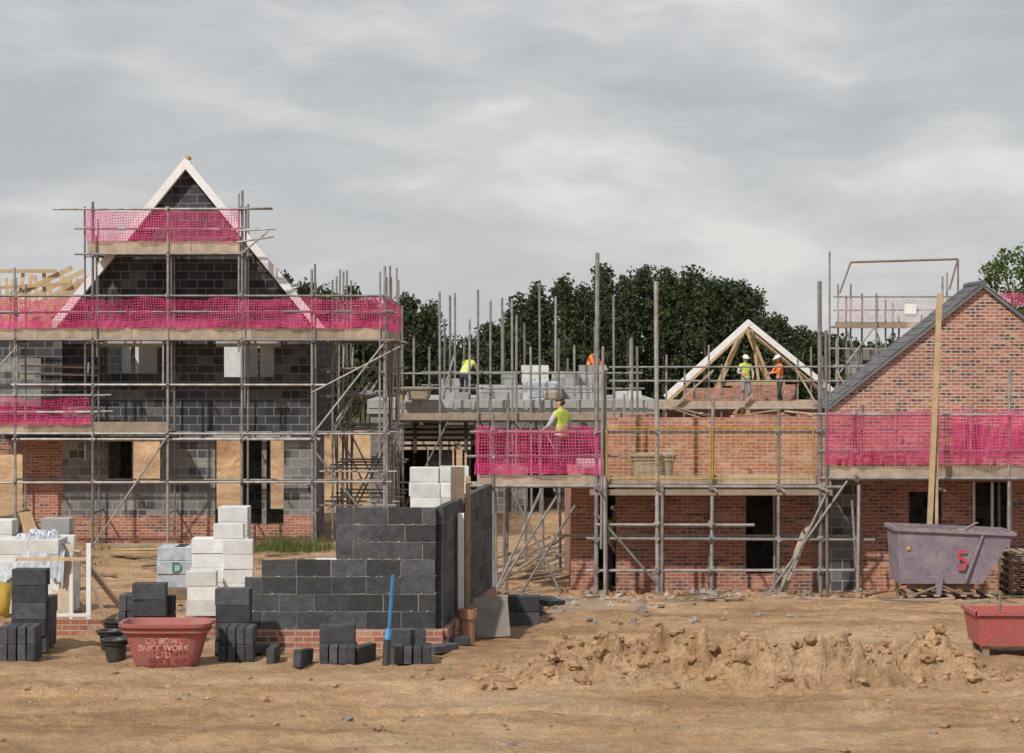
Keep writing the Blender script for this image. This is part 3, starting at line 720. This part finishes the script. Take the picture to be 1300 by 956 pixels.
text('D',(X(224,80.3),37.38,1.55),.24,PAINTG,name='printed_label',par=pko)
pk=MB('wrapped_block_pallet',LBLOCK,TARP,DARKWOOD)
blocks(pk,X(2,86),34.6,1.2,2,3,5,m=0);blocks(pk,X(55,86),34.8,1.2,1,3,4,m=0);blocks(pk,X(-20,84),35.6,1.2,1,2,6,m=0); blocks(pk,X(62,84),35.4,1.2,1,1,5,m=0)
pk.obj(bevel=.006)
tb=MB('crumpled_polythene',TARP)
vs=[];n_=40
for j in range(n_):
    for i in range(n_):
        xx=-7.5+i*.024; yy=34.55+j*.022
        zz=2.33-.3*max(0,abs(i-20)/20)**3-.5*max(0,(5-j)/5)+.10*noise.noise(Vector((i*.2,j*.2,1)))+.07*noise.noise(Vector((i*.6,j*.6,1)))
        vs.append((xx,yy,zz))
tb.add(vs,[(j*n_+i,j*n_+i+1,(j+1)*n_+i+1,(j+1)*n_+i) for j in range(n_-1) for i in range(n_-1)]); tb.obj()
def dst(name,lst):
    mb=MB(name,DBLOCK)
    for (pxa,pyb,nz_,nx_,ny_,s_,ori) in lst:
        y=3000/s_; x=X(pxa,s_); z=gtop(x+.2,y)
        for k in range(nz_):
            if ori==0: blocks(mb,x,y,z+k*.217,nx_,ny_,1,dims=(.44,.10,.215),jit=.018)
            else: blocks(mb,x,y,z+k*.217,nx_*2,ny_,1,dims=(.10,.44,.215),gap=.014,jit=.006)
    return mb.obj(bevel=.007)
dst('dense_block_stack',[(-2,838,2,2,1,102,1),(4,838,1,1,2,101,0)])
dst('dense_block_stack',[(14,825,5,1,2,99,0),(20,825,3,2,1,98,1)])
dst('dense_block_stack',[(167,790,4,1,2,97,0),(178,790,3,1,2,96.5,0),(150,790,3,1,1,96,1)])
dst('dense_block_stack',[(273,825,4,1,2,100,0),(276,825,2,2,1,101.5,1)])
dst('dense_block_stack',[(405,826,1,2,1,103,1),(405,826,2,1,2,102,0)])
dst('dense_block_stack',[(494,826,2,1,2,102,0),(500,826,1,2,1,103,1)])
mb=MB('loose_dense_blocks',DBLOCK)
for a,s_,r_z,ln_ in ((347,102,1.5,1),(385,103,1.3,1),(462,102,1.1,1),(330,99,.4,0),(655,84,1.2,0),(668,82,.2,0),(690,80,.5,0),(662,86,.1,1),(700,82,.9,0),(560,99,.8,0),(575,97,.2,0)):
    y=3000/s_; x=X(a,s_)
    mb.obox((x,y,gtop(x,y)+(.1 if ln_ else .06)),(.44,.1,.215) if ln_ else (.44,.215,.1),(U(-.1,.1),U(-.08,.08),r_z),0)
blocks(mb,X(645,90),33.3,gtop(0,33.3),1,3,2,dims=(.44,.1,.215)); blocks(mb,X(652,88),34.2,gtop(0,34.2),1,2,2,dims=(.44,.215,.1),rot=.3)
blocks(mb,X(640,78),38.2,gtop(0,38.2),2,2,1,dims=(.44,.215,.1),rot=.1)
mb.obj(bevel=.007)
rt=group('red_mortar_tub',(X(211,103),29.2,1.2))
tub('tub_body',X(211,103),29.2,gtop(-4.2,29.2)-.02,.525,.36,.55,.72,REDP,pw=5,par=rt,fl=.8)
tz=gtop(-4.2,29.2)
text('CK BOWL\nBRICK WORK\nLTD',(X(213,103),28.778,tz+.30),.10,PAINTW,(math.pi/2-.19,0,0),'lettering',rt)
for xx,yy in ((X(139,98),30.7),(X(152,99),30.0)):
    tub('black_bucket',xx,yy,gtop(xx,yy),.15,.15,.28,.8,BLACK,pw=2,n=20)
tub('black_bucket',X(150,95),31.5,gtop(X(150,95),31.5)+.0,.17,.17,.3,.8,BLACK,pw=2,n=20)
tub('mortar_tub',X(829,61),49.2,2.34,.46,.36,.60,.82,BEIGE,pw=5)
rx=group('red_steel_bin',(6.6,29.8,1.2)); mb=MB('bin_body',REDM,RUST); x0,x1=5.82,7.2; y0,y1=29.6,30.5; zt=gtop(6.3,30)+.12
H=.42; fl=.06
out=[[(x0+fl,y0+fl,zt),(x1-fl,y0+fl,zt),(x1-fl,y1-fl,zt),(x0+fl,y1-fl,zt)],[(x0,y0,zt+H),(x1,y0,zt+H),(x1,y1,zt+H),(x0,y1,zt+H)],
 [(x0+.02,y0+.02,zt+H),(x1-.02,y0+.02,zt+H),(x1-.02,y1-.02,zt+H),(x0+.02,y1-.02,zt+H)],[(x0+fl+.02,y0+fl+.02,zt+.03),(x1-fl-.02,y0+fl+.02,zt+.03),(x1-fl-.02,y1-fl-.02,zt+.03),(x0+fl+.02,y1-fl-.02,zt+.03)]]
mb.loft(out,0,.5)
mb.box(x0-.02,x1+.02,y0-.03,y0-.001,zt+H-.03,zt+H+.02,0); mb.box(x0-.03,x0-.001,y0-.03,y1,zt+H-.03,zt+H+.02,0)
for xx in (x0+.1,x1-.2):
    for yy in (y0+.1,y1-.2): mb.box(xx,xx+.08,yy,yy+.08,zt-.16,zt+.0,1)
mb.tube((x0+.35,y0+.4,zt+.1),(x0+.38,y0+.4,zt+.66),.02,1); mb.obj(rx)
sk=group('tipping_skip',(8.7,46,.4)); mb=MB('skip_body',PURP,RUST)
sx=X(1136,65); z0=gtop(8.5,46)+.34
P=[(0.02,0),(1.62,0),(2.22,.96),(-.04,1.06)]
Pi=[(.05,.03),(1.6,.03),(2.17,.94),(-.0,1.04)]
ya,yb_=45.6,46.9
A=[(sx+x,ya+(.06 if z<.5 else 0),z0+z) for x,z in P]; B=[(sx+x,yb_-(.06 if z<.5 else 0),z0+z) for x,z in P]
mb.add(A+B,[(0,1,2,3),(7,6,5,4),(0,4,5,1),(1,5,6,2),(3,7,4,0)],0,.5)
A=[(sx+x,ya+.03+(.06 if z<.5 else 0),z0+z) for x,z in Pi]; B=[(sx+x,yb_-.03-(.06 if z<.5 else 0),z0+z) for x,z in Pi]
mb.add(A+B,[(3,2,1,0),(4,5,6,7),(1,5,4,0),(2,6,5,1),(0,4,7,3)],1,.5)
mb.beam((sx-.05,ya-.02,z0+1.06),(sx+2.25,ya-.02,z0+.96),.06,.07,0); mb.beam((sx-.05,yb_+.02,z0+1.06),(sx+2.25,yb_+.02,z0+.96),.06,.07,0)
mb.beam((sx-.06,ya,z0+1.06),(sx-.06,yb_,z0+1.06),.06,.07,0); mb.beam((sx+2.24,ya,z0+.96),(sx+2.24,yb_,z0+.96),.05,.06,0)
mb.beam((sx+1.25,ya-.01,z0+.02),(sx+1.60,ya-.02,z0+.95),.04,.05,0)
for yy in (ya+.25,yb_-.35):
    mb.box(sx+.2,sx+1.5,yy,yy+.14,z0-.12,z0-.002,1)
mb.prism([(sx+.68,z0+.12),(sx+.84,z0+.12),(sx+.80,z0-.22),(sx+.72,z0-.22)],ya-.04,ya+.06,0); mb.tube((sx+.25,ya+.05,z0-.24),(sx+.75,ya,z0-.04),.025,1);mb.tube((sx+1.3,ya+.05,z0-.24),(sx+.82,ya,z0-.04),.025,1)
mb.tube((sx+.15,ya+.1,z0-.2),(sx+1.5,ya+.1,z0-.2),.03,1)
mb.obj(sk)
text('5',(sx+1.20,ya-.035,z0+.30),.52,PAINTR,(math.pi/2,0,0),'number',sk)
yl=MB('warning_label',YEL); yl.box(sx+.14,sx+.2,ya-.012,ya+.03,z0+.66,z0+.72); yl.obj(sk)
def pallet(name,x,y,z,nlay=1,L=1.2,Wd=1.0,m=BOARD):
    mb=MB(name,m,DARKWOOD)
    for k in range(nlay):
        zz=z+k*.15
        for yy in (0,Wd/2-.05,Wd-.1):
            mb.box(x,x+L,y+yy,y+yy+.1,zz,zz+.02,1)
            for xx in (0,L/2-.06,L-.12): mb.box(x+xx,x+xx+.12,y+yy,y+yy+.1,zz+.02,zz+.11,1)
        for i in range(7): mb.box(x+i*(L/6.6),x+i*(L/6.6)+.1,y,y+Wd,zz+.11+U(0,.004),zz+.13,0)
    return mb.obj()
pallet('wooden_pallet',sx+.15,45.5,gtop(8.6,46)-.01,1,1.7,1.4)
pallet('wooden_pallet',X(1262,62),46.9,gtop(9.9,47),6)
pallet('wooden_pallet',X(1290,60),48.0,gtop(9.9,47)+.0,5)
mb=MB('timber_in_skip',BOARD,DARKWOOD)
for i in range(9): mb.beam((sx+U(.3,1.6),U(45.8,46.7),z0+.6),(sx+U(.3,1.9),U(45.8,46.7),z0+U(.9,1.2)),.12,.03,random.choice((0,1)))
mb.obj(sk)
mb=MB('terracotta_pipe',TERRA)
cx,cy=X(593,96),31.3; z=gtop(cx,cy)
mb.loft([ringR(cx,cy,z+h,r,r,20,2) for h,r in ((0,.10),(.30,.105),(.31,.13),(.44,.13),(.44,.105),(.05,.09))],0,.5,True,True); mb.obj(smooth=False)
mb=MB('leaning_paving_slab',GREY); mb.obox((X(624,95),31.8,gtop(-.3,31.6)+.27),(.47,.05,.56),(-.35,-.06,.06),0); mb.obj(bevel=.006)
mb=MB('marker_pole',BLACK,BLUEM); xx,yy=X(489,104),28.9
mb.tube((xx,yy,gtop(xx,yy)-.1),(xx+.02,yy+.06,gtop(xx,yy)+.30),.045,0); mb.tube((xx+.02,yy+.06,gtop(xx,yy)+.29),(xx+.04,yy+.10,gtop(xx,yy)+.42),.047,1)
mb.tube((xx+.04,yy+.10,gtop(xx,yy)+.42),(xx+.085,yy+.2,gtop(xx,yy)+1.08),.026,1,rr=.2)
mb.obj()
mb=MB('white_profile_frame',WHITE,TIMBER)
xx=X(112,93); yf=32.3
mb.box(xx-.03,xx+.03,yf-.03,yf+.03,1.2,Z(690,93),0)
mb.box(X(-60,93),X(20,93),yf-.05,yf-.01,Z(714,93),Z(709,93),0); mb.box(X(20,93),xx-.03,yf-.03,yf+.01,Z(712,93),Z(708,93),1)
mb.box(X(88,93),X(92,93),yf-.03,yf+.03,1.2,Z(730,93),0); mb.box(X(60,93),X(115,93),yf-.034,yf+.0,1.42,1.46,0)
mb.obj()
mb=MB('leaning_boards',BOARD,TIMBER)
mb.beam((X(150,88),34.6,1.25),(X(95,88),34.2,Z(700,88)),.25,.03,0);mb.beam((X(130,88),34.3,1.2),(X(105,88),34.2,Z(718,88)),.22,.03,0)
mb.beam((X(70,60),49,.3),(X(38,60),49.5,Z(648,60)),.3,.03,1); mb.beam((X(85,86),34.5,1.2),(X(80,86),34.9,2.2),.3,.03,0)
mb.obj()
mb=MB('yellow_waste_sack',YEL)
rock(mb,(X(-4,88),34.0,1.5),.28,.28,.34); mb.obj(smooth=True)
mb=MB('grey_block_stack',GBLOCK); blocks(mb,X(40,85),35.9,1.2,1,2,6); mb.obj(bevel=.006)
mb=MB('timber_pack',TIMBER,BOARD)
for k in range(3):
    for j in range(4): mb.beam((X(160,50)+U(-.1,.1),58+j*.12,.15+k*.07),(X(240,50)+U(-.2,.2),58.3+j*.12,.15+k*.07),.1,.06,random.choice((0,1)))
mb.obj()
mb=MB('scattered_timber',DARKWOOD,BOARD)
for i in range(80):
    yy=U(38,49); xx=U(-.5,11)*yy/50; L=U(.3,1.3); an=U(-.6,.6)
    mb.beam((xx,yy,gtop(xx,yy)+.03),(xx+L*math.cos(an),yy+L*math.sin(an),gtop(xx+L*math.cos(an),yy+L*math.sin(an))+.04),.08,.03,random.choice((0,1)))
for i in range(40):
    yy=U(51,60); xx=U(-2.6,1.0); L=U(.5,2.); an=U(-.6,.6)
    mb.beam((xx,yy,.05),(xx+L*math.cos(an),yy+L*math.sin(an),U(.05,.6)),.1,.05,random.choice((0,1)))
for i in range(30):
    yy=U(50,59); xx=U(-11,-5); L=U(.4,1.6); an=U(-.6,.6)
    mb.beam((xx,yy,gtop(xx,yy)+.04),(xx+L*math.cos(an),yy+L*math.sin(an),gtop(xx,yy)+.06),.1,.04,random.choice((0,1)))
mb.obj()
mb=MB('grass',GRASS)
def blade(x,y,z,h):
    a=U(0,6.28); l=U(0,.5)*h; w_=.008+.01*h
    dx,dy=math.cos(a),math.sin(a)
    mb.add([(x-dy*w_,y+dx*w_,z),(x+dy*w_,y-dx*w_,z),(x+dx*l,y+dy*l,z+h)],[(0,1,2)])
for i in range(2600):
    x=random.gauss(-5.8,.6); y=random.gauss(60.3,.4); blade(x,y,-.02,U(.08,.2)+.35*R()**3)
for i in range(2500):
    x=U(-11,-3); y=U(56,61)
    if noise.noise(Vector((x*.8,y*.8,3)))>.15: blade(x,y,-.02,U(.05,.2))
mb.obj(uv=False)
# ------------------------------------------------------------------ trees
def clumps(mb,c,rx_,ry_,rz_,n,leaf,br,m=0):
    for i in range(n):
        while True:
            p_=Vector((U(-1,1),U(-1,1),U(-1,1)))
            if .15<p_.length<1: break
        q_=Vector((c[0]+p_.x*rx_,c[1]+p_.y*ry_,c[2]+p_.z*rz_))
        a=Vector((U(-1,1),U(-1,1),U(-1,1))).normalized(); b_=a.cross(Vector((U(-1,1),U(-1,1),U(-1,1)))).normalized()
        l=leaf*U(.6,1.3)
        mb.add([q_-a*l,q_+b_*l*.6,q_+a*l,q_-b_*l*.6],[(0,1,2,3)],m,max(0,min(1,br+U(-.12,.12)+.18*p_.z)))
prof=[(300,345),(365,337),(400,350),(425,362),(470,370),(500,378),(520,368),(545,380),(570,425),(600,432),(612,408),(650,382),(668,362),(700,352),(735,350),(760,336),(800,338),(830,330),(865,338),(890,336),(915,345),(945,352),(965,370),(985,395),(1000,412),(1040,416),(1070,425),(1110,428),(1200,425),(1400,420)]
def ptop(px_):
    for (a,b_),(c,d_) in zip(prof,prof[1:]):
        if a<=px_<=c: return b_+(d_-b_)*(px_-a)/(c-a)
    return 430
tr=MB('distant_trees',LEAF,BARK)
for row,(yy,dst_) in enumerate(((150,0),(154,.5),(158,.2))):
    s_=3000/yy; px_=290+dst_*30
    while px_<1400:
        tp=ptop(px_); ztop=Z(tp,20)+(U(-.9,.25) if row else U(-1.6,.1)); x=X(px_,s_); h=max(ztop,3)
        y_=yy+U(-1,1)
        tr.tube((x,y_,0),(x,y_,h*.85),.18,1,.04,n=6)
        rb_=U(1.3,1.8)*(.6+.04*h)
        conifer=R()<.5
        nc=int(38+h*7)
        for k in range(nc):
            t_=R()**.8; zc=h*(.16+.84*t_)
            if conifer: rad=rb_*(1-t_)**.55+.12
            else: rad=rb_*math.sqrt(max(.03,1-(2*t_-.85)**2*.75)) if t_<.96 else rb_*.3
            rad*=.75+.4*noise.noise(Vector((x,zc*.5,k*.3)))
            an=U(0,6.28); ro=rad*math.sqrt(U(.3,1))
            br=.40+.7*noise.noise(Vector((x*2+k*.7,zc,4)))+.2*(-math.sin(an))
            cr=U(.35,.6)
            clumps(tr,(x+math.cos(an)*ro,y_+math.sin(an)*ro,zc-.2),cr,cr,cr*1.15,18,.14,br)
        px_+=U(20,32)
tr.obj(uv=False)
dt=group('oak_tree',(X(1315,30),100,0))
mb=MB('trunk',BARK); x_=X(1320,30)
mb.tube((x_,100,0),(x_+.1,100,4.5),.35,0,.24,n=10)
for i in range(11):
    a=i*2.4; e=(x_+math.cos(a)*U(1.2,2.2),100+math.sin(a)*U(1.2,2.2),U(5.5,9.)); mb.tube((x_+.05,100,U(2.8,4.5)),e,.14,0,.04,n=6)
mb.obj(dt)
mb=MB('crown',LEAF2)
for i in range(190):
    p_=Vector((U(-1,1),U(-1,1),U(-1,1)))
    if p_.length>1: p_.normalize()
    c=(x_+p_.x*2.6,100+p_.y*2.4,7.0+p_.z*2.7); cr=U(.35,.6)
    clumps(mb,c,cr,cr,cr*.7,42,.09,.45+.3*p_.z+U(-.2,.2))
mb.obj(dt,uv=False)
# ------------------------------------------------------------------ people
SKIN=simple('skin',(.50,.30,.21),(.45,.26,.18),rough=.6,scale=10,rnd=.05,bmp=0,grime=0)
HV=simple('hi_vis_yellow',(.62,.72,.10),(.48,.56,.08),rough=.7,scale=12,rnd=.05,bmp=.3,bscale=12)
HO=simple('hi_vis_orange',(.80,.20,.03),(.65,.16,.03),rough=.6,scale=12,rnd=.05,bmp=.3,bscale=12)
NAVY=simple('dark_trousers',(.035,.04,.06),(.05,.055,.07),scale=10,rnd=.05)
GREYT=simple('grey_trousers',(.22,.23,.25),(.3,.3,.32),scale=10,rnd=.05)
SHIRT=simple('pale_shirt',(.40,.42,.46),(.5,.5,.52),scale=10,rnd=.05)
REFL=simple('reflective_stripe',(.66,.67,.66),(.6,.6,.6),rough=.3,rnd=.05,bmp=0)
HAIR=simple('brown_hair',(.05,.03,.02),(.08,.05,.03),rough=.7,rnd=.1)
BOOT=simple('work_boot',(.12,.08,.05),(.08,.05,.03),rnd=.1)
HATW=simple('white_hard_hat',(.80,.80,.78),(.75,.75,.73),rough=.3,rnd=.05,bmp=0)
EYE=simple('eye',(.03,.02,.02),rnd=0,bmp=0)
def person(name,loc,rz,vest=HV,trou=NAVY,sleeve=SHIRT,hat=None,bend=0,arms=None,legs=None,headp=0,headyaw=0,drop=0):
    J={}
    pel=Vector((0,0,.94-drop)); J['pel']=pel
    B=Matrix.Rotation(bend,3,'X')
    up=lambda x,y,z: pel+B@(Vector((x,y,z-.94)))
    J['sp']=up(0,0,1.15);J['ch']=up(0,.0,1.36);J['nk']=up(0,.01,1.50);J['hd']=up(0,-.01,1.58)
    arms=arms or {1:((.27,-.02,1.14),(.25,-.16,.92)),-1:((-.27,-.02,1.14),(-.25,-.16,.92))}
    legs=legs or {1:((.12,-.03,.50),(.13,.02,.09)),-1:((-.12,-.05,.50),(-.14,0,.09))}
    E=[('pel','sp'),('sp','ch'),('ch','nk'),('nk','hd')]; rad={'pel':(.155,.115),'sp':(.145,.105),'ch':(.175,.12),'nk':(.06,.06),'hd':(.058,.06)}
    for sd in (1,-1):
        k='LR'[sd<0]
        J['sh'+k]=up(sd*.185,0,1.42);J['el'+k]=Vector(arms[sd][0]);J['wr'+k]=Vector(arms[sd][1])
        d=(J['wr'+k]-J['el'+k]).normalized(); J['ha'+k]=J['wr'+k]+d*.075
        J['hp'+k]=pel+Vector((sd*.095,0,-.06));J['kn'+k]=Vector(legs[sd][0]);J['an'+k]=Vector(legs[sd][1]); J['to'+k]=J['an'+k]+Vector((sd*.02,-.17,-.05))
        E+=[('ch','sh'+k),('sh'+k,'el'+k),('el'+k,'wr'+k),('wr'+k,'ha'+k),('pel','hp'+k),('hp'+k,'kn'+k),('kn'+k,'an'+k),('an'+k,'to'+k)]
        rad.update({'sh'+k:(.075,.075),'el'+k:(.05,.05),'wr'+k:(.031,.031),'ha'+k:(.04,.024),'hp'+k:(.10,.10),'kn'+k:(.068,.068),'an'+k:(.05,.05),'to'+k:(.042,.035)})
    keys=list(J); me=bpy.data.meshes.new('body'); me.from_pydata([J[k] for k in keys],[(keys.index(a),keys.index(b_)) for a,b_ in E],[])
    ob=bpy.data.objects.new('tmp',me); COL.objects.link(ob)
    sk_=ob.modifiers.new('s','SKIN')
    for i,k in enumerate(keys):
        me.skin_vertices[0].data[i].radius=rad[k]; me.skin_vertices[0].data[i].use_root=(k=='pel')
    sd_=ob.modifiers.new('d','SUBSURF'); sd_.levels=2; sd_.render_levels=2
    dg=bpy.context.evaluated_depsgraph_get(); dg.update()
    m2=bpy.data.meshes.new_from_object(ob.evaluated_get(dg)); bpy.data.objects.remove(ob)
    g_=group(name,loc); g_.rotation_euler=(0,0,rz)
    m2.materials.clear()
    for mm in (SKIN,vest,trou,BOOT,sleeve,REFL): m2.materials.append(mm)
    seg=[(a,b_,J[a],J[b_]) for a,b_ in E]
    for p_ in m2.polygons:
        c=p_.center; best=None
        for a,b_,A_,B_ in seg:
            d=B_-A_; t_=max(0,min(1,(c-A_).dot(d)/d.length_squared)); dd=(c-(A_+d*t_)).length/ (rad[a][0]*(1-t_)+rad[b_][0]*t_)
            if best is None or dd<best[0]: best=(dd,a,b_,t_)
        _,a,b_,t_=best; mi=0
        if b_ in('sp','ch'):
            q_=(c-J['pel']).dot(J['ch']-J['pel'])/(J['ch']-J['pel']).length_squared
            mi=1
            if .1<q_<.22 or .48<q_<.6: mi=5
            if q_<.02: mi=2
        elif b_[:2]=='sh': mi=1
        elif b_=='nk': mi=1 if t_<.45 else 0
        elif b_[:2]=='el': mi=1 if t_<.18 else 4
        elif b_[:2]=='wr': mi=4 if t_<.35 else 0
        elif b_[:2]=='hp': mi=2
        elif b_[:2]=='kn': mi=2
        elif b_[:2]=='an': mi=2 if t_<.86 else 3
        elif b_[:2]=='to': mi=3
        p_.material_index=mi; p_.use_smooth=True
    ca=m2.color_attributes.new('rnd','FLOAT_COLOR','CORNER'); ca.data.foreach_set('color',[.5,.5,.5,1.]*len(m2.loops))
    m2.name='body'; o=bpy.data.objects.new('body',m2); COL.objects.link(o); o.parent=g_
    h=MB('head',SKIN,HAIR,hat or HAIR,EYE); hc=J['hd']+(J['hd']-J['nk']).normalized()*.07
    HM=Matrix.Translation(hc)@Matrix.Rotation(headyaw,4,'Z')@Matrix.Rotation(headp+bend*.5,4,'X')
    rings=[]
    for i,(z,rx2,ry2,oy) in enumerate(((-.125,.03,.03,-.03),(-.11,.045,.055,-.025),(-.07,.06,.08,-.01),(-.02,.072,.092,0),(.03,.077,.098,0),(.07,.07,.09,.005),(.1,.048,.062,.008),(.117,.015,.02,.01))):
        rings.append([HM@Vector((rx2*math.cos(a),oy+ry2*math.sin(a),z)) for a in [2*math.pi*j/16 for j in range(16)]])
    h.loft(rings,0,.5)
    h.loft([[HM@Vector((x,-.09,z)) for x,z in ((-.014,-.045),(.014,-.045),(.007,.01),(-.007,.01))],[HM@Vector((x,-.118,z)) for x,z in ((-.009,-.042),(.009,-.042),(.003,-.03),(-.003,-.03))]],0,.5)
    h.loft([[HM@Vector((x,-.088,z)) for x,z in ((-.024,-.075),(.024,-.075),(.022,-.066),(-.022,-.066))],[HM@Vector((x*.9,-.091,z)) for x,z in ((-.024,-.075),(.024,-.075),(.022,-.066),(-.022,-.066))]],3,.5)
    for sd in (1,-1):
        h.tube(HM@Vector((sd*.03,-.082,.005)),HM@Vector((sd*.03,-.094,.005)),.010,3,.006)
        h.loft([[HM@Vector((sd*.073,.012+.02*math.cos(a),-.01+.032*math.sin(a))) for a in [k*.785 for k in range(8)]],[HM@Vector((sd*.092,.02+.017*math.cos(a),-.008+.028*math.sin(a))) for a in [k*.785 for k in range(8)]]],0,.5)
    def cap(m_,k,zmin,ex):
        rr=[]
        for z,f_ in ((zmin,1),(zmin+(.12-zmin)*.4,.97),(.085,.8),(.115,.5),(.128,.1)):
            rr.append([HM@Vector((.083*k*f_*math.cos(a),.012+.104*k*f_*math.sin(a),z*1.02+ex)) for a in [2*math.pi*j/18 for j in range(18)]])
        h.loft(rr,m_,.5)
    cap(1,1.0,.035,0)
    h.loft([[HM@Vector((.074*math.cos(a),.02+.09*math.sin(a),z)) for a in [math.pi*j/9 for j in range(10)]] for z in (-.06,.05)],1,.5)
    if hat:
        cap(2,1.28,.03,.03)
        h.loft([[HM@Vector((.083*k*math.cos(a),-.012*(k>1.3)+.104*k*math.sin(a)-(.04 if math.sin(a)<0 and k>1.3 else 0),z)) for a in [2*math.pi*j/18 for j in range(18)]] for k,z in ((1.2,.065),(1.45,.05),(1.45,.058),(1.2,.075))],2,.5)
    for k in 'LR':
        d=(J['ha'+k]-J['wr'+k]).normalized(); side=d.cross(Vector((1,0,0)))
        if side.length<.2: side=Vector((0,1,0))
        side.normalize(); nrm=d.cross(side).normalized()
        if (k=='L')==(nrm.x>0): nrm=-nrm
        for i,L_ in enumerate((.066,.076,.071,.055)):
            b0=J['ha'+k]+side*(i-1.5)*.020; b1=b0+d*L_*.55+nrm*.008; b2=b1+d*L_*.40+nrm*.028
            h.tube(b0,b1,.0095,0,.0085,n=6,rr=.5); h.tube(b1,b2,.0085,0,.0065,n=6,rr=.5)
        b0=J['wr'+k]+d*.03-side*.03; b1=b0+d*.035-side*.03+nrm*.01; h.tube(b0,b1,.011,0,.0095,n=6,rr=.5); h.tube(b1,b1+d*.03-side*.005+nrm*.01,.0095,0,.007,n=6,rr=.5)
    o=h.obj()
    o.parent=g_
    for p_ in o.data.polygons: p_.use_smooth=True
    return g_
person('bricklayer',(X(713,60.8),49.35,2.345),math.radians(230),HV,NAVY,SHIRT,None,bend=.03,
   arms={1:((.29,-.10,1.17),(.20,-.34,1.08)),-1:((-.29,-.02,1.14),(-.25,-.22,1.0))},headp=.3,headyaw=.5)
person('construction_worker',(X(940,SF)+.05,84.6,3.19),math.radians(15),HV,GREYT,SHIRT,HATW,
   arms={1:((.29,.0,1.15),(.22,-.18,.98)),-1:((-.30,-.03,1.16),(-.16,-.26,1.12))},headp=.2,legs={1:((.13,-.05,.50),(.16,.03,.09)),-1:((-.12,-.08,.5),(-.14,-.06,.09))})
person('construction_worker',(X(986,SF),84.8,3.19),math.radians(-70),HO,NAVY,HO,HATW,bend=.1,
   arms={1:((.26,-.20,1.18),(.16,-.44,1.15)),-1:((-.26,-.20,1.16),(-.12,-.42,1.1))},headp=.25,legs={1:((.12,-.12,.50),(.13,-.12,.09)),-1:((-.12,.02,.5),(-.13,.14,.09))})
person('construction_worker',(X(588,39.5),76.6,3.56),math.radians(150),HV,NAVY,SKIN,None,bend=.75,drop=.12,
   arms={1:((.24,-.45,.95),(.16,-.62,.72)),-1:((-.24,-.45,.95),(-.16,-.62,.72))},legs={1:((.14,-.16,.46),(.14,.02,.09)),-1:((-.14,-.14,.46),(-.15,.05,.09))},headp=.2)
person('construction_worker',(X(748,38.5),79.6,3.56),math.radians(60),HO,NAVY,HO,None,bend=.5,
   arms={1:((.26,-.40,1.1),(.16,-.62,.98)),-1:((-.26,-.38,1.08),(-.16,-.60,.95))},headp=.2)
person('construction_worker',(X(777,59.6),50.45,gtop(2.1,50.4)),math.radians(60),HV,NAVY,SHIRT,HATW,bend=.1,headp=.2)
# ------------------------------------------------------------------ world, sun, camera
wd=bpy.data.worlds.new('World'); scene.world=wd; wd.use_nodes=True; nt=wd.node_tree; nt.nodes.clear()
SD=Vector((-.50,-.72,.86)).normalized(); el=math.asin(SD.z); az_=math.atan2(SD.x,SD.y)
sky=N(nt,'ShaderNodeTexSky'); sky.sky_type='NISHITA'; sky.sun_disc=False; sky.sun_elevation=el; sky.sun_rotation=az_%(2*math.pi)
tc=N(nt,'ShaderNodeTexCoord').outputs['Generated']
wn=N(nt,'ShaderNodeTexNoise'); wn.inputs['Scale'].default_value=9; wn.inputs['Detail'].default_value=5; nt.links.new(tc,wn.inputs['Vector'])
ws=N(nt,'ShaderNodeVectorMath',operation='SCALE'); nt.links.new(wn.outputs['Color'],ws.inputs[0]); ws.inputs['Scale'].default_value=.05
wa=N(nt,'ShaderNodeVectorMath',operation='ADD'); nt.links.new(tc,wa.inputs[0]); nt.links.new(ws.outputs[0],wa.inputs[1])
n1=noise_(nt,1.,9,.52,mapped(nt,wa.outputs[0],(10,10,34),(3.3,1.2,.4)))
n2=noise_(nt,1.,4,.5,mapped(nt,wa.outputs[0],(3.,3.,13),(7.3,4.2,2.4)))
c=ramp(nt,math_(nt,'ADD',math_(nt,'MULTIPLY',n1,.6),math_(nt,'MULTIPLY',n2,.4)),[(.40,(.385,.40,.42)),(.49,(.44,.45,.465)),(.55,(.50,.505,.51)),(.63,(.63,.615,.60))])
sp=N(nt,'ShaderNodeSeparateXYZ'); nt.links.new(tc,sp.inputs[0])
hz=math_(nt,'MULTIPLY',math_(nt,'SUBTRACT',.09,sp.outputs[2]),4.5,clamp=True)
c=mixc(nt,hz,c,(.55,.545,.54))
vm=N(nt,'ShaderNodeVectorMath',operation='SCALE'); nt.links.new(c,vm.inputs[0]); vm.inputs['Scale'].default_value=12.2
c=mixc(nt,.94,sky.outputs[0],vm.outputs[0])
bg=N(nt,'ShaderNodeBackground'); bg.inputs['Strength'].default_value=.1; nt.links.new(c,bg.inputs[0])
wo=N(nt,'ShaderNodeOutputWorld'); nt.links.new(bg.outputs[0],wo.inputs[0])
L=bpy.data.lights.new('sun','SUN'); L.energy=3.7; L.angle=math.radians(1.5); L.color=(1,.95,.88)
lo=bpy.data.objects.new('sun',L); lo.rotation_euler=SD.to_track_quat('Z','Y').to_euler(); lo.location=(0,0,60); COL.objects.link(lo)
cd=bpy.data.cameras.new('camera'); cd.lens=3000/1300*36; cd.sensor_width=36; cd.shift_y=-28/1300; cd.clip_end=6000; cd.clip_start=.5
co=bpy.data.objects.new('camera',cd); co.location=(0,0,5); co.rotation_euler=(math.pi/2,0,0); COL.objects.link(co)
scene.camera=co
scene.view_settings.view_transform='Standard'; scene.view_settings.look='None'; scene.view_settings.exposure=0
